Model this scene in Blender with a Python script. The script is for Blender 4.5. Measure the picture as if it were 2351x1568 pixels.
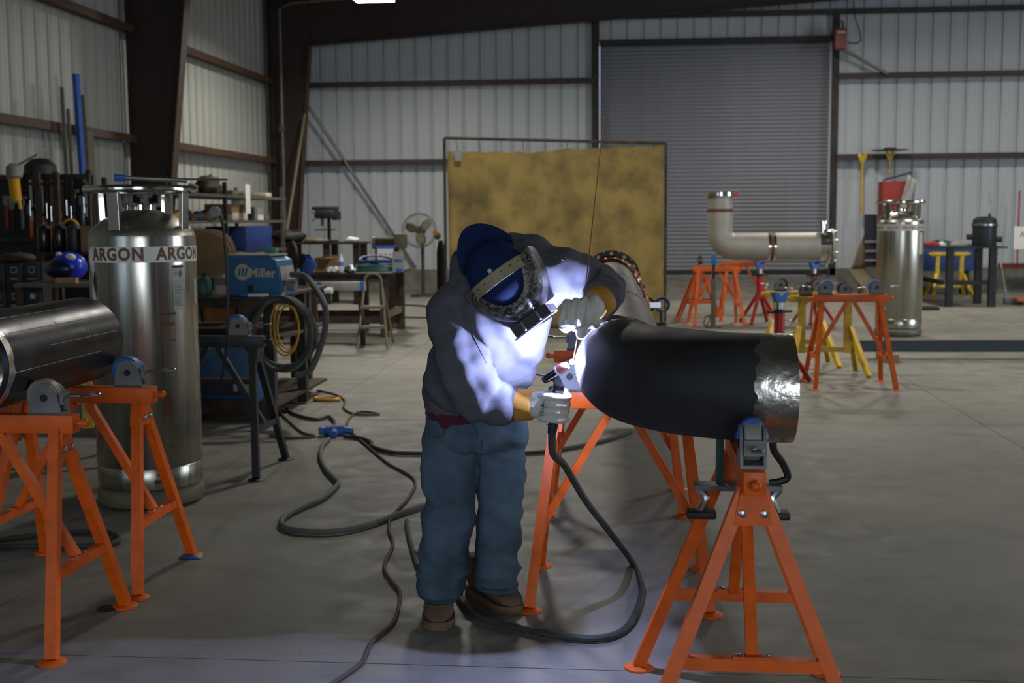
import bpy, bmesh, math, random
from mathutils import Vector as V, Matrix, noise
R = math.radians
sc = bpy.context.scene
col = sc.collection
for o in list(bpy.data.objects):
    bpy.data.objects.remove(o)

# ---------------------------------------------------------------- camera
IW, IH, FPX = 2351.0, 1568.0, 2803.0
PITCH, ROLL, YAW, CAMH = .10099, -.00689, .0962, 1.4
_cy, _sy, _cp, _sp = math.cos(YAW), math.sin(YAW), math.cos(PITCH), math.sin(PITCH)
FWD = V((-_sy*_cp, _cy*_cp, -_sp)); _rt = V((_cy, _sy, 0)); _up = _rt.cross(FWD)
RT = _rt*math.cos(ROLL) + _up*math.sin(ROLL); UP = _up*math.cos(ROLL) - _rt*math.sin(ROLL)
CAM = V((0, 0, CAMH))
cd = bpy.data.cameras.new('camera'); cam = bpy.data.objects.new('camera', cd); col.objects.link(cam)
cam.matrix_world = Matrix(((RT.x, UP.x, -FWD.x, 0), (RT.y, UP.y, -FWD.y, 0), (RT.z, UP.z, -FWD.z, CAMH), (0, 0, 0, 1)))
cd.sensor_width = 36; cd.lens = FPX/IW*36; cd.clip_start = .05; cd.clip_end = 200
cd.dof.use_dof = True; cd.dof.focus_distance = 4.1; cd.dof.aperture_fstop = 4.5
sc.camera = cam
sc.view_settings.view_transform = 'Standard'; sc.view_settings.look = 'None'
sc.view_settings.gamma = 1; sc.view_settings.use_curve_mapping = False
sc.view_settings.exposure = 0.42

# surveyed positions: a photograph pixel turned into a point on the floor or at a known depth
def ray(x, y): return FWD + RT*((x-IW/2)/FPX) - UP*((y-IH/2)/FPX)
def G(x, y, z=0.0):
    d = ray(x, y); return CAM + d*((z-CAMH)/d.z)
def A(x, y, Y):
    d = ray(x, y); return CAM + d*(Y/d.y)

# ---------------------------------------------------------------- world and large lights
w = bpy.data.worlds.new('daylight'); sc.world = w; w.use_nodes = True
bg = w.node_tree.nodes['Background']; bg.inputs[0].default_value = (.62, .78, 1, 1); bg.inputs[1].default_value = 1.3

def area(name, loc, direction, sx, sy, power, color):
    l = bpy.data.lights.new(name, 'AREA'); l.shape = 'RECTANGLE'; l.size = sx; l.size_y = sy
    l.energy = power; l.color = color
    o = bpy.data.objects.new(name, l); col.objects.link(o)
    o.location = loc; o.rotation_euler = V(direction).to_track_quat('-Z', 'Y').to_euler()
    return o
# daylight coming in through the open doorway of the side wall and the one behind the camera
area('doorway_daylight', (13.7, 9.0, 2.3), (-1, .12, -.05), 4.4, 4.2, 330, (.80, .90, 1))
area('entrance_daylight', (3.0, -11.6, 2.3), (-.1, 1, -.02), 4.4, 4.2, 340, (.84, .92, 1))

# ---------------------------------------------------------------- helpers
def lin(h):
    h = h.lstrip('#'); c = [int(h[i:i+2], 16)/255 for i in (0, 2, 4)]
    return tuple(x/12.92 if x <= .04045 else ((x+.055)/1.055)**2.4 for x in c)

def mat(name, color, rough=.6, metal=0.0, var=0.0, scale=8.0, color2=None, bump=0.0, bscale=40.0, stretch=None, spec=.5, lo=.35, hi=.65, detail=4.0, coat=0.0, emit=None, estr=0.0, rvar=0.0):
    m = bpy.data.materials.new(name); m.use_nodes = True; nt = m.node_tree; N = nt.nodes; L = nt.links
    b = N['Principled BSDF']; c = lin(color) if isinstance(color, str) else color
    b.inputs['Base Color'].default_value = (*c, 1); b.inputs['Roughness'].default_value = rough
    b.inputs['Metallic'].default_value = metal; b.inputs['Specular IOR Level'].default_value = spec
    if coat: b.inputs['Coat Weight'].default_value = coat; b.inputs['Coat Roughness'].default_value = .2
    if emit: b.inputs['Emission Color'].default_value = (*emit, 1); b.inputs['Emission Strength'].default_value = estr
    if var or bump or rvar:
        tc = N.new('ShaderNodeTexCoord'); mp = N.new('ShaderNodeMapping'); L.new(tc.outputs['Object'], mp.inputs[0])
        if stretch: mp.inputs['Scale'].default_value = stretch
    if var or rvar:
        n = N.new('ShaderNodeTexNoise'); n.inputs['Scale'].default_value = scale; n.inputs['Detail'].default_value = detail
        L.new(mp.outputs[0], n.inputs['Vector'])
        r = N.new('ShaderNodeValToRGB'); r.color_ramp.elements[0].position = lo; r.color_ramp.elements[1].position = hi
        L.new(n.outputs['Fac'], r.inputs[0])
        if var:
            c2 = lin(color2) if color2 else tuple(x*(1-var) for x in c)
            r.color_ramp.elements[0].color = (*c2, 1); r.color_ramp.elements[1].color = (*c, 1)
            L.new(r.outputs[0], b.inputs['Base Color'])
        if rvar:
            mr = N.new('ShaderNodeMapRange'); L.new(n.outputs['Fac'], mr.inputs[0]); mr.inputs[1].default_value = .3; mr.inputs[2].default_value = .7
            mr.inputs[3].default_value = rough-rvar; mr.inputs[4].default_value = rough+rvar; L.new(mr.outputs[0], b.inputs['Roughness'])
    if bump:
        n2 = N.new('ShaderNodeTexNoise'); n2.inputs['Scale'].default_value = bscale; n2.inputs['Detail'].default_value = 5
        L.new(mp.outputs[0], n2.inputs['Vector'])
        bp = N.new('ShaderNodeBump'); bp.inputs['Strength'].default_value = bump; bp.inputs['Distance'].default_value = .01
        L.new(n2.outputs['Fac'], bp.inputs['Height']); L.new(bp.outputs[0], b.inputs['Normal'])
    return m

class MB:
    def __init__(s): s.v = []; s.f = []; s.mi = []; s.cur = 0
    def add(s, vs, fs, M=None):
        n = len(s.v)
        s.v += [tuple(M @ V(p)) for p in vs] if M is not None else [tuple(p) for p in vs]
        s.f += [tuple(i+n for i in f) for f in fs]; s.mi += [s.cur]*len(fs); return s
    def box(s, c, d, M=None, ch=0.0):
        x, y, z = c; a, b, h = d[0]/2, d[1]/2, d[2]/2
        if not ch:
            vs = [(x+i*a, y+j*b, z+k*h) for k in (-1, 1) for j in (-1, 1) for i in (-1, 1)]
            return s.add(vs, [(0, 2, 3, 1), (4, 5, 7, 6), (0, 1, 5, 4), (2, 6, 7, 3), (0, 4, 6, 2), (1, 3, 7, 5)], M)
        bm = bmesh.new(); bmesh.ops.create_cube(bm, size=1)
        for v in bm.verts: v.co = (x+v.co.x*d[0], y+v.co.y*d[1], z+v.co.z*d[2])
        bmesh.ops.bevel(bm, geom=bm.edges[:], offset=ch, segments=2, affect='EDGES', profile=.5)
        bm.verts.index_update()
        s.add([v.co.copy() for v in bm.verts], [[v.index for v in f.verts] for f in bm.faces], M); bm.free(); return s
    def bar(s, p, q, w=.04, h=None, ref=(0, 0, 1), M=None):
        h = h or w; p, q = V(p), V(q); d = (q-p).normalized(); u = d.cross(V(ref))
        if u.length < 1e-4: u = d.cross(V((1, 0, 0)))
        u.normalize(); n = u.cross(d)
        vs = [e + u*(i*w/2) + n*(j*h/2) for e in (p, q) for i, j in ((-1, -1), (1, -1), (1, 1), (-1, 1))]
        return s.add(vs, [(0, 1, 2, 3), (7, 6, 5, 4), (0, 4, 5, 1), (1, 5, 6, 2), (2, 6, 7, 3), (3, 7, 4, 0)], M)
    def rings(s, rg, close=True, cap=True, M=None):
        k = len(rg[0]); n = len(rg); fs = []
        for i in range(n-1):
            for j in range(k if close else k-1):
                a, b = i*k+j, i*k+(j+1) % k; fs.append((a, b, b+k, a+k))
        if cap and close: fs.append(tuple(range(k))[::-1]); fs.append(tuple(range((n-1)*k, n*k)))
        return s.add([p for r in rg for p in r], fs, M)
    def tube(s, pts, r=.01, seg=8, M=None, closed=False):
        pts = [V(p) for p in pts]; n = len(pts); rs = r if isinstance(r, (list, tuple)) else [r]*n
        rg = []; u = None
        for i, p in enumerate(pts):
            if closed: t = pts[(i+1) % n]-pts[i-1]
            else: t = pts[min(i+1, n-1)]-pts[max(i-1, 0)]
            t.normalize()
            if u is None: u = t.orthogonal().normalized()
            else:
                u = u - t*u.dot(t); u.normalize()
            b = t.cross(u)
            rg.append([p + (u*math.cos(2*math.pi*j/seg)+b*math.sin(2*math.pi*j/seg))*rs[i] for j in range(seg)])
        if closed: rg.append(rg[0]); return s.rings(rg, cap=False, M=M)
        return s.rings(rg, M=M)
    def lathe(s, prof, seg=24, M=None, cap=True):
        rg = [[(r*math.cos(2*math.pi*j/seg), r*math.sin(2*math.pi*j/seg), z) for j in range(seg)] for r, z in prof]
        return s.rings(rg, cap=cap, M=M)
    def cyl(s, p, q, r, seg=16, r2=None): return s.tube([p, q], [r, r if r2 is None else r2], seg)
    def prism(s, poly, depth, M=None):
        n = len(poly); vs = [(x, y, -depth/2) for x, y in poly]+[(x, y, depth/2) for x, y in poly]
        return s.add(vs, [tuple(range(n))[::-1], tuple(range(n, 2*n))]+[(i, (i+1) % n, (i+1) % n+n, i+n) for i in range(n)], M)
    def sphere(s, c, r, sx=1, sy=1, sz=1, seg=16, ri=10, M=None):
        rg = []
        for i in range(ri+1):
            t = math.pi*i/ri; z = -math.cos(t); q = max(math.sin(t), 1e-3)
            rg.append([(c[0]+r*sx*q*math.cos(2*math.pi*j/seg), c[1]+r*sy*q*math.sin(2*math.pi*j/seg), c[2]+r*sz*z) for j in range(seg)])
        return s.rings(rg, M=M)
    def mesh(s, name, m, sharp=35):
        me = bpy.data.meshes.new(name); me.from_pydata(s.v, [], s.f)
        for x in (m if isinstance(m, (list, tuple)) else [m]): me.materials.append(x)
        if isinstance(m, (list, tuple)): me.polygons.foreach_set('material_index', s.mi)
        bm = bmesh.new(); bm.from_mesh(me); bmesh.ops.recalc_face_normals(bm, faces=bm.faces); bm.to_mesh(me); bm.free()
        me.polygons.foreach_set('use_smooth', [True]*len(me.polygons)); me.set_sharp_from_angle(angle=R(sharp))
        return me
    def build(s, name, m, parent=None, sharp=35): return link(name, s.mesh(name, m, sharp), parent)

def link(name, me, parent=None, loc=None, rot=None):
    o = bpy.data.objects.new(name, me); col.objects.link(o)
    if parent: o.parent = parent
    if loc is not None: o.location = loc
    if rot is not None: o.rotation_euler = rot
    return o
def tag(o, label=None, cat=None, group=None, kind=None):
    if label: o['label'] = label
    if cat: o['category'] = cat
    if group: o['group'] = group
    if kind: o['kind'] = kind
    return o
def thing(name, label, cat, loc=(0, 0, 0), rz=0.0, group=None):
    o = bpy.data.objects.new(name, None); col.objects.link(o); o.empty_display_size = .1
    o.location = loc; o.rotation_euler = (0, 0, rz); return tag(o, label, cat, group)
def P(name, mb, m, parent, label=None):
    o = mb.build(name, m, parent)
    if label: o['label'] = label
    return o
def rebase(t, p):
    t.location = p
    for c in t.children: c.location = c.location - V(p)
def T(x=0, y=0, z=0, rx=0, ry=0, rz=0): return Matrix.Translation((x, y, z)) @ Matrix.Rotation(rz, 4, 'Z') @ Matrix.Rotation(ry, 4, 'Y') @ Matrix.Rotation(rx, 4, 'X')
def smooth_path(pts, n=8, closed=False):
    pts = [V(p) for p in pts]; out = []; k = len(pts)
    for i in range(k if closed else k-1):
        if closed: a, b, c, d = pts[i-1], pts[i], pts[(i+1) % k], pts[(i+2) % k]
        else: a, b, c, d = pts[max(i-1, 0)], pts[i], pts[i+1], pts[min(i+2, k-1)]
        for j in range(n):
            t = j/n
            out.append(.5*((2*b)+(c-a)*t+(2*a-5*b+4*c-d)*t*t+(3*b-a-3*c+d)*t**3))
    if not closed: out.append(pts[-1])
    return out
def text_mesh(s, size, depth=.0005, bold=0.0, space=1.0, align='CENTER'):
    cu = bpy.data.curves.new('lettering', 'FONT'); cu.body = s; cu.size = size; cu.extrude = depth; cu.offset = bold
    cu.align_x = align; cu.align_y = 'CENTER'; cu.space_character = space; cu.resolution_u = 3
    o = bpy.data.objects.new('lettering', cu); col.objects.link(o)
    bpy.context.view_layer.update()
    me = bpy.data.meshes.new_from_object(o.evaluated_get(bpy.context.evaluated_depsgraph_get()))
    bpy.data.objects.remove(o); return me
def text(s, size, m, parent, M, depth=.0005, bold=0.0, wrap=None, space=1.0, name='lettering', sx=1.0):
    me = text_mesh(s, size, depth, bold, space)
    me.materials.clear(); me.materials.append(m)
    if wrap:
        bm = bmesh.new(); bm.from_mesh(me)
        bmesh.ops.subdivide_edges(bm, edges=[e for e in bm.edges if e.calc_length() > .01], cuts=3); bmesh.ops.triangulate(bm, faces=bm.faces); bm.to_mesh(me); bm.free()
        for v in me.vertices:
            a = v.co.x*sx/wrap; r = wrap+v.co.z; v.co = (r*math.sin(a), -r*math.cos(a), v.co.y)
    else:
        for v in me.vertices: v.co.x *= sx
    me.transform(M); return link(name, me, parent)
rnd = random.Random(7)
# ---------------------------------------------------------------- materials
M = {}
def floor_mat():
    m = bpy.data.materials.new('concrete_floor'); m.use_nodes = True; N = m.node_tree.nodes; L = m.node_tree.links; b = N['Principled BSDF']
    tc = N.new('ShaderNodeTexCoord')
    def nz(sc_, det, ramp, stretch=None, dist=0.0):
        n = N.new('ShaderNodeTexNoise'); n.inputs['Scale'].default_value = sc_; n.inputs['Detail'].default_value = det; n.inputs['Distortion'].default_value = dist
        mp = N.new('ShaderNodeMapping'); L.new(tc.outputs['Object'], mp.inputs[0])
        if stretch: mp.inputs['Scale'].default_value = stretch
        L.new(mp.outputs[0], n.inputs['Vector']); r = N.new('ShaderNodeValToRGB')
        for e, (p, c) in zip(r.color_ramp.elements, ramp): e.position = p; e.color = (*([c]*3 if isinstance(c, float) else lin(c)), 1)
        L.new(n.outputs['Fac'], r.inputs[0]); return r.outputs[0], n.outputs['Fac']
    def mix(a_, c_, f=1.0):
        x = N.new('ShaderNodeMix'); x.data_type = 'RGBA'; x.blend_type = 'MULTIPLY'; x.inputs['Factor'].default_value = f
        L.new(a_, x.inputs['A']); L.new(c_, x.inputs['B']); return x.outputs['Result']
    base, f0 = nz(.7, 8, ((.3, '#77746a'), (.7, '#8d897d')))
    mid, f1 = nz(5, 9, ((.3, .78), (.62, 1.0)), dist=.6); streak, f2 = nz(3.5, 8, ((.36, .62), (.52, 1.0)), (.7, 1.3, 1), 1.2); spots, f3 = nz(26, 4, ((.28, .5), (.36, 1.0))); fine, f4 = nz(140, 3, ((.3, .86), (.7, 1.0)))
    c = mix(mix(mix(mix(base, mid, .9), streak, .4), spots, .5), fine, .8); L.new(c, b.inputs['Base Color'])
    mr = N.new('ShaderNodeMapRange'); L.new(f1, mr.inputs[0]); mr.inputs[1].default_value = .3; mr.inputs[2].default_value = .7; mr.inputs[3].default_value = .48; mr.inputs[4].default_value = .75; L.new(mr.outputs[0], b.inputs['Roughness'])
    bp = N.new('ShaderNodeBump'); bp.inputs['Strength'].default_value = .08; bp.inputs['Distance'].default_value = .01; L.new(f4, bp.inputs['Height']); L.new(bp.outputs[0], b.inputs['Normal'])
    return m
M['floor'] = floor_mat()
M['joint'] = mat('joint_filler', '#3c3a34', .9)
M['curb'] = mat('concrete_curb', '#6d6a60', .85, var=.35, scale=5, bump=.2, bscale=30)
M['panel'] = mat('wall_sheet_white', '#adb1b4', .42, var=.16, scale=3, stretch=(6, 6, .25), lo=.25, hi=.7, rvar=.1)
M['panel_old'] = mat('wall_sheet_aged', '#aeb0aa', .5, var=.3, scale=3, color2='#8c887a', stretch=(5, 5, .3), lo=.25, hi=.7)
M['roof'] = mat('roof_insulation', '#6f6b64', .9)
M['primer'] = mat('red_oxide_primer', '#2b1a13', .6, var=.35, scale=4, bump=.05)
M['girt'] = mat('girt_primer', '#4d3322', .6, var=.3, scale=6, stretch=(.6, 2, 2))
M['girt_dark'] = mat('girt_dark_primer', '#32261c', .6, var=.3, scale=6)
M['slat'] = mat('door_slat_grey', '#71747b', .45, .0, var=.1, scale=4)
M['orange'] = mat('orange_paint', '#e0600f', .45, var=.22, scale=18, bump=.06, bscale=160, spec=.35, lo=.3, hi=.6)
M['orange_old'] = mat('worn_orange_paint', '#e2620f', .5, var=.3, scale=10, bump=.05)
M['yellow'] = mat('yellow_paint', '#d9b211', .42, var=.3, scale=14, color2='#a58714')
M['red'] = mat('red_paint', '#a3161b', .4, var=.3, scale=10)
M['stainless'] = mat('brushed_stainless', '#b5b2a6', .27, 1, rvar=.07, scale=3, stretch=(14, 14, .3), var=.08)
M['dome'] = mat('satin_stainless', '#b5b1a4', .36, 1, rvar=.03, scale=2)
M['stainless_pipe'] = mat('matte_stainless', '#aaa69b', .58, .45, var=.15, scale=6)
M['stainless_bright'] = mat('polished_stainless', '#d5d3cc', .12, 1)
M['zinc'] = mat('zinc_bolt', '#b6babd', .3, 1)
M['castgrey'] = mat('grey_cast', '#7d7d7b', .6, .2, var=.2, scale=20, bump=.1)
M['blue_wheel'] = mat('blue_roller', '#2d62ad', .5, var=.2, scale=15)
M['black_rubber'] = mat('black_rubber', '#171818', .55, var=.2, scale=20)
M['cable'] = mat('dusty_cable', '#3a3935', .7, var=.4, scale=12)
M['cable_grey'] = mat('grey_hose', '#5a5a56', .7, var=.3, scale=12)
M['cord'] = mat('brown_cord', '#544238', .75, var=.3, scale=14)
M['elbow'] = mat('black_coated_steel', '#222323', .68, .0, var=.25, scale=5, color2='#141413', bump=.03, bscale=120, rvar=.1)
M['steel_pipe'] = mat('mill_scale_pipe', '#726b62', .5, .5, var=.3, scale=4, color2='#524c45', stretch=(3, 1, 3), rvar=.1)
M['dark_pipe'] = mat('dark_mill_pipe', '#3c3b3d', .35, .75, var=.35, scale=5, color2='#2a2726', rvar=.1, bump=.03)
M['ground'] = mat('ground_bright_steel', '#d6d3ca', .24, 1, bump=.5, bscale=22, rvar=.1, scale=14)
M['weld'] = mat('weld_bead', '#9a948a', .25, 1, bump=.6, bscale=120)
M['flange'] = mat('black_flange', '#202020', .5, .4, var=.3, scale=12)
M['copper'] = mat('copper_rope', '#8b4b2c', .4, .7, var=.4, scale=60)
M['rod'] = mat('filler_rod', '#a8693f', .35, .9)
M['steel_dark'] = mat('dark_steel', '#35322d', .55, .4, var=.4, scale=8, color2='#261f1a')
M['rust'] = mat('rusty_steel', '#4b3a2c', .75, .2, var=.5, scale=9, color2='#2c231c', bump=.1)
M['table_steel'] = mat('black_table_steel', '#2b2f30', .5, .4, var=.3, scale=8)
M['grey_steel'] = mat('grey_steel', '#6a675e', .5, .5, var=.3, scale=8)
M['canvas'] = mat('yellow_canvas', '#8f783f', .85, var=.35, scale=3.2, color2='#5d4f2b', lo=.3, hi=.62, detail=8, bump=.1, bscale=30)
M['miller'] = mat('blue_enamel', '#1f5a86', .4, var=.15, scale=9)
M['navy'] = mat('navy_paint', '#203f74', .5, var=.2, scale=5)
M['bin_blue'] = mat('blue_plastic', '#143070', .4)
M['tarp'] = mat('blue_tape', '#2a5cae', .5, var=.2, scale=20)
M['sheet_grey'] = mat('pale_grey_panel', '#8d8b85', .5, var=.2, scale=12)
M['white'] = mat('white_paper', '#d6d4cf', .7)
M['offwhite'] = mat('dusty_white', '#b2aea4', .7, var=.2, scale=9)
M['cream'] = mat('cream_print', '#b9ad95', .6)
M['card'] = mat('cardboard', '#8a6a44', .85, var=.2, scale=7)
M['wood'] = mat('plywood_tan', '#9c7a55', .75, var=.25, scale=4, stretch=(1, 1, 6))
M['brown'] = mat('brown_print', '#6b4526', .6)
M['black'] = mat('matte_black', '#141414', .6)
M['char'] = mat('charcoal_plastic', '#22262b', .45, var=.2, scale=10)
M['green_tank'] = mat('green_enamel', '#2f5a55', .4)
M['green_tape'] = mat('green_tape', '#2f7a63', .5)
M['amber'] = mat('amber_curtain', '#b3701a', .45, var=.2, scale=5)
M['orange_plastic'] = mat('orange_plastic', '#c75a22', .5)
M['yel_plastic'] = mat('yellow_plastic', '#c7920e', .45, var=.2, scale=12)
M['gloss_black'] = mat('gloss_black', '#0d0d0e', .2)
M['glass_lens'] = mat('dark_lens', '#06080a', .08)
M['leather'] = mat('mustard_leather', '#b07a26', .75, var=.15, scale=14, bump=.1, bscale=60)
M['glove'] = mat('pale_goatskin', '#bfbab0', .75, var=.15, scale=16, bump=.15, bscale=50)
M['hoodie'] = mat('grey_fleece', '#555459', .95, var=.14, scale=22, bump=.12, bscale=260, spec=.15)
M['maroon'] = mat('maroon_cotton', '#4d1f2c', .9, var=.2, scale=14, spec=.2)
M['denim'] = mat('blue_denim', '#50626e', .9, var=.35, scale=6, color2='#33424d', bump=.1, bscale=300, lo=.3, hi=.62, spec=.2)
M['denim_seam'] = mat('denim_seam', '#2a3a48', .9)
M['boot'] = mat('brown_suede', '#66503c', .85, var=.25, scale=16, bump=.1, bscale=90)
M['sole'] = mat('tan_rubber_sole', '#6b543f', .8, var=.2, scale=20)
M['cap'] = mat('navy_cloth', '#142347', .9, var=.15, scale=30, spec=.15)
M['strap'] = mat('tan_strap', '#8a8063', .6, var=.15, scale=30)
M['skin'] = mat('skin', '#a9765c', .6)
M['led'] = mat('lamp_diffuser', '#ffffff', .4, emit=(1, .97, .9), estr=16)
M['lampcase'] = mat('lamp_housing', '#3a3a3a', .5)
M['label_grey'] = mat('label_print', '#5f6468', .7)
M['teal'] = mat('green_diamond', '#1f6b5c', .6)
M['rust_stain'] = mat('rust_stain', '#6b3f22', .7, var=.4, scale=25)
M['purple'] = mat('purple_label', '#6d66a8', .5)
M['plasticclear'] = mat('clear_bottle', '#c7cdd0', .15)
M['chalk'] = mat('soapstone_line', '#9a9896', .9)
M['tan_metal'] = mat('tan_metal', '#6b634b', .6, var=.2, scale=12)
M['stair'] = mat('weathered_plywood', '#6f664f', .85, var=.3, scale=5)
M['red_cloth'] = mat('red_banner_cloth', '#7a231b', .8, var=.1, scale=6)

# leather-look pattern of the welding hood: interlacing scrolls raised on dark ground
hm = bpy.data.materials.new('tooled_pattern'); hm.use_nodes = True; nt = hm.node_tree
b = nt.nodes['Principled BSDF']; b.inputs['Roughness'].default_value = .45
tc = nt.nodes.new('ShaderNodeTexCoord'); nz = nt.nodes.new('ShaderNodeTexNoise'); nz.inputs['Scale'].default_value = 26; nz.inputs['Distortion'].default_value = 1.6
vo = nt.nodes.new('ShaderNodeMath'); vo.operation = 'MULTIPLY'; vo.inputs[1].default_value = 5
fr = nt.nodes.new('ShaderNodeMath'); fr.operation = 'FRACT'; rp = nt.nodes.new('ShaderNodeValToRGB')
rp.color_ramp.elements[0].position = .35; rp.color_ramp.elements[0].color = (*lin('#1c1b18'), 1)
rp.color_ramp.elements[1].position = .5; rp.color_ramp.elements[1].color = (*lin('#6a655a'), 1)
e = rp.color_ramp.elements.new(.85); e.color = (*lin('#5a564c'), 1); e = rp.color_ramp.elements.new(.97); e.color = (*lin('#1c1b18'), 1)
for a_, b_ in ((tc.outputs['Object'], nz.inputs['Vector']), (nz.outputs['Fac'], vo.inputs[0]), (vo.outputs[0], fr.inputs[0]), (fr.outputs[0], rp.inputs[0]), (rp.outputs[0], b.inputs['Base Color'])): nt.links.new(a_, b_)
M['tooled'] = hm

# ---------------------------------------------------------------- the building
XL, YB, XR, YF = -6.75, 23.1, 14.0, -12.0
def roof_z(x): return 5.6+.065*(x+6.75)

# floor: cast slabs with open saw-cut joints
floor = MB().box(((XL+XR)/2, (YF+YB)/2, -.12), (XR-XL+.6, YB-YF+.6, .2)).build('floor', M['joint']); tag(floor, 'grey concrete workshop floor with saw-cut joints', kind='structure')
xs = [XL, -2.286, 2.358, 7.0, 11.64, XR]; ys = [YF, -5.6, -.96, 3.68, 8.32, 12.96, 17.6, YB]
for i in range(len(xs)-1):
    for j in range(len(ys)-1):
        g = .005
        o = MB().box(((xs[i]+xs[i+1])/2, (ys[j]+ys[j+1])/2, -.012), (xs[i+1]-xs[i]-g, ys[j+1]-ys[j]-g, .024)).build('slab', M['floor'], floor)

# profiled wall sheets, one strip between two grooves each
def strip_mesh(name, m, wdt=.305):
    g = [(0, 0), (wdt*.80, 0), (wdt*.85, .03), (wdt*.95, .03), (wdt, 0)]
    mb = MB(); k = len(g)
    mb.rings([[(x, y, z) for x, y in g] + [(x, y+.004, z) for x, y in reversed(g)] for z in (0, 1)])
    return mb.mesh(name, m)
DX0, DX1, DZ0, DZ1 = -.56, 3.66, .305, 4.63
sm = strip_mesh('wall_sheet', M['panel']); smo = strip_mesh('wall_sheet_aged', M['panel_old'])
wb = MB().box(((XL+DX0)/2-.0, YB+.12, .215), (DX0-XL, .5, .43)).build('wall_back', M['curb'])
MB().box((DX1+.2, YB+.02, 2.5), (.34, .02, 4.3)).build('filler_sheet', M['panel'], wb); MB().box((DX0-.2, YB+.02, 2.5), (.34, .02, 4.3)).build('filler_sheet', M['panel'], wb)
tag(wb, 'white ribbed metal end wall on a low concrete curb', kind='structure')
MB().box(((DX1+XR)/2, YB+.12, .215), (XR-DX1, .5, .43)).build('curb', M['curb'], wb)
n = int((XR-XL)/.305)+1
for i in range(n):
    x = XL+i*.305; z0 = .43
    if x+.305 > DX0+.05 and x+.05 < DX1: z0 = DZ1
    o = link('wall_sheet', sm, wb, (x, YB, z0)); o.scale = (1, 1, roof_z(x)+.1-z0)
wl = MB().box((XL-.12, (YF+YB)/2, .215), (.5, YB-YF, .43)).build('wall_left', M['curb'])
tag(wl, 'aged white ribbed metal side wall on a low concrete curb', kind='structure')
for i in range(int((YB+2)/.305)):
    y = YB-i*.305
    o = link('wall_sheet', smo, wl, (XL, y, .43), (0, 0, -math.pi/2)); o.scale = (1, -1, 5.3); o.scale = (1, 1, 5.3)
    o.rotation_euler = (0, 0, math.pi/2); o.location = (XL, y-.305, .43)
# walls the camera does not look at, each with an open doorway
wr = MB(); oy0, oy1 = 6.8, 11.2
wr.box((XR+.1, (YF+oy0)/2, 3.5), (.2, oy0-YF, 7)); wr.box((XR+.1, (oy1+YB)/2, 3.5), (.2, YB-oy1, 7)); wr.box((XR+.1, (oy0+oy1)/2, 5.7), (.2, oy1-oy0, 2.6))
tag(wr.build('wall_right', M['panel_old']), 'metal side wall with an open doorway', kind='structure')
wf = MB(); ox0, ox1 = .8, 5.2
wf.box(((XL+ox0)/2, YF-.1, 3.5), (ox0-XL, .2, 7)); wf.box(((ox1+XR)/2, YF-.1, 3.5), (XR-ox1, .2, 7)); wf.box(((ox0+ox1)/2, YF-.1, 5.7), (ox1-ox0, .2, 2.6))
tag(wf.build('wall_front', M['panel_old']), 'metal end wall with an open doorway', kind='structure')
ce = MB(); x0, x1 = XL-.3, XR+.3
ce.add([(x, y, roof_z(x)+dz) for dz in (0, .15) for x, y in ((x0, YF-.3), (x1, YF-.3), (x1, YB+.3), (x0, YB+.3))], [(0, 3, 2, 1), (4, 5, 6, 7), (0, 1, 5, 4), (1, 2, 6, 5), (2, 3, 7, 6), (3, 0, 4, 7)])
ce = tag(ce.build('ceiling', M['roof']), 'dark sloping roof deck over the workshop', kind='structure')
for i in range(12):
    x = XL+.8+i*1.75
    MB().box((x, (YF+YB)/2, roof_z(x)-.11), (.07, YB-YF, .2)).build('purlin', M['primer'], ce)

# girts: cold-formed channels along the walls
def girt_x(x0, x1, z, m=M['girt_dark']):
    mb = MB(); y = YB-.12
    mb.box(((x0+x1)/2, y, z), (x1-x0, .2, .07)); mb.box(((x0+x1)/2, y-.1, z-.015), (x1-x0, .012, .1))
    mb.build('girt', m, wb)
for z in (2.47, 3.92):
    girt_x(XL+.1, DX0-.08, z); girt_x(DX1+.08, XR, z)
girt_x(-.64, XR, 5.06)
for z in (2.49, 3.93):
    for y0, y1 in ((-8, 1.9), (2.1, 8.9), (9.1, 15.9), (16.1, 22.4)):
        mb = MB(); mb.box((XL+.11, (y0+y1)/2, z), (.2, y1-y0, .06)); mb.box((XL+.21, (y0+y1)/2, z-.012), (.012, y1-y0, .1)); mb.build('girt', M['girt'], wl)

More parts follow.
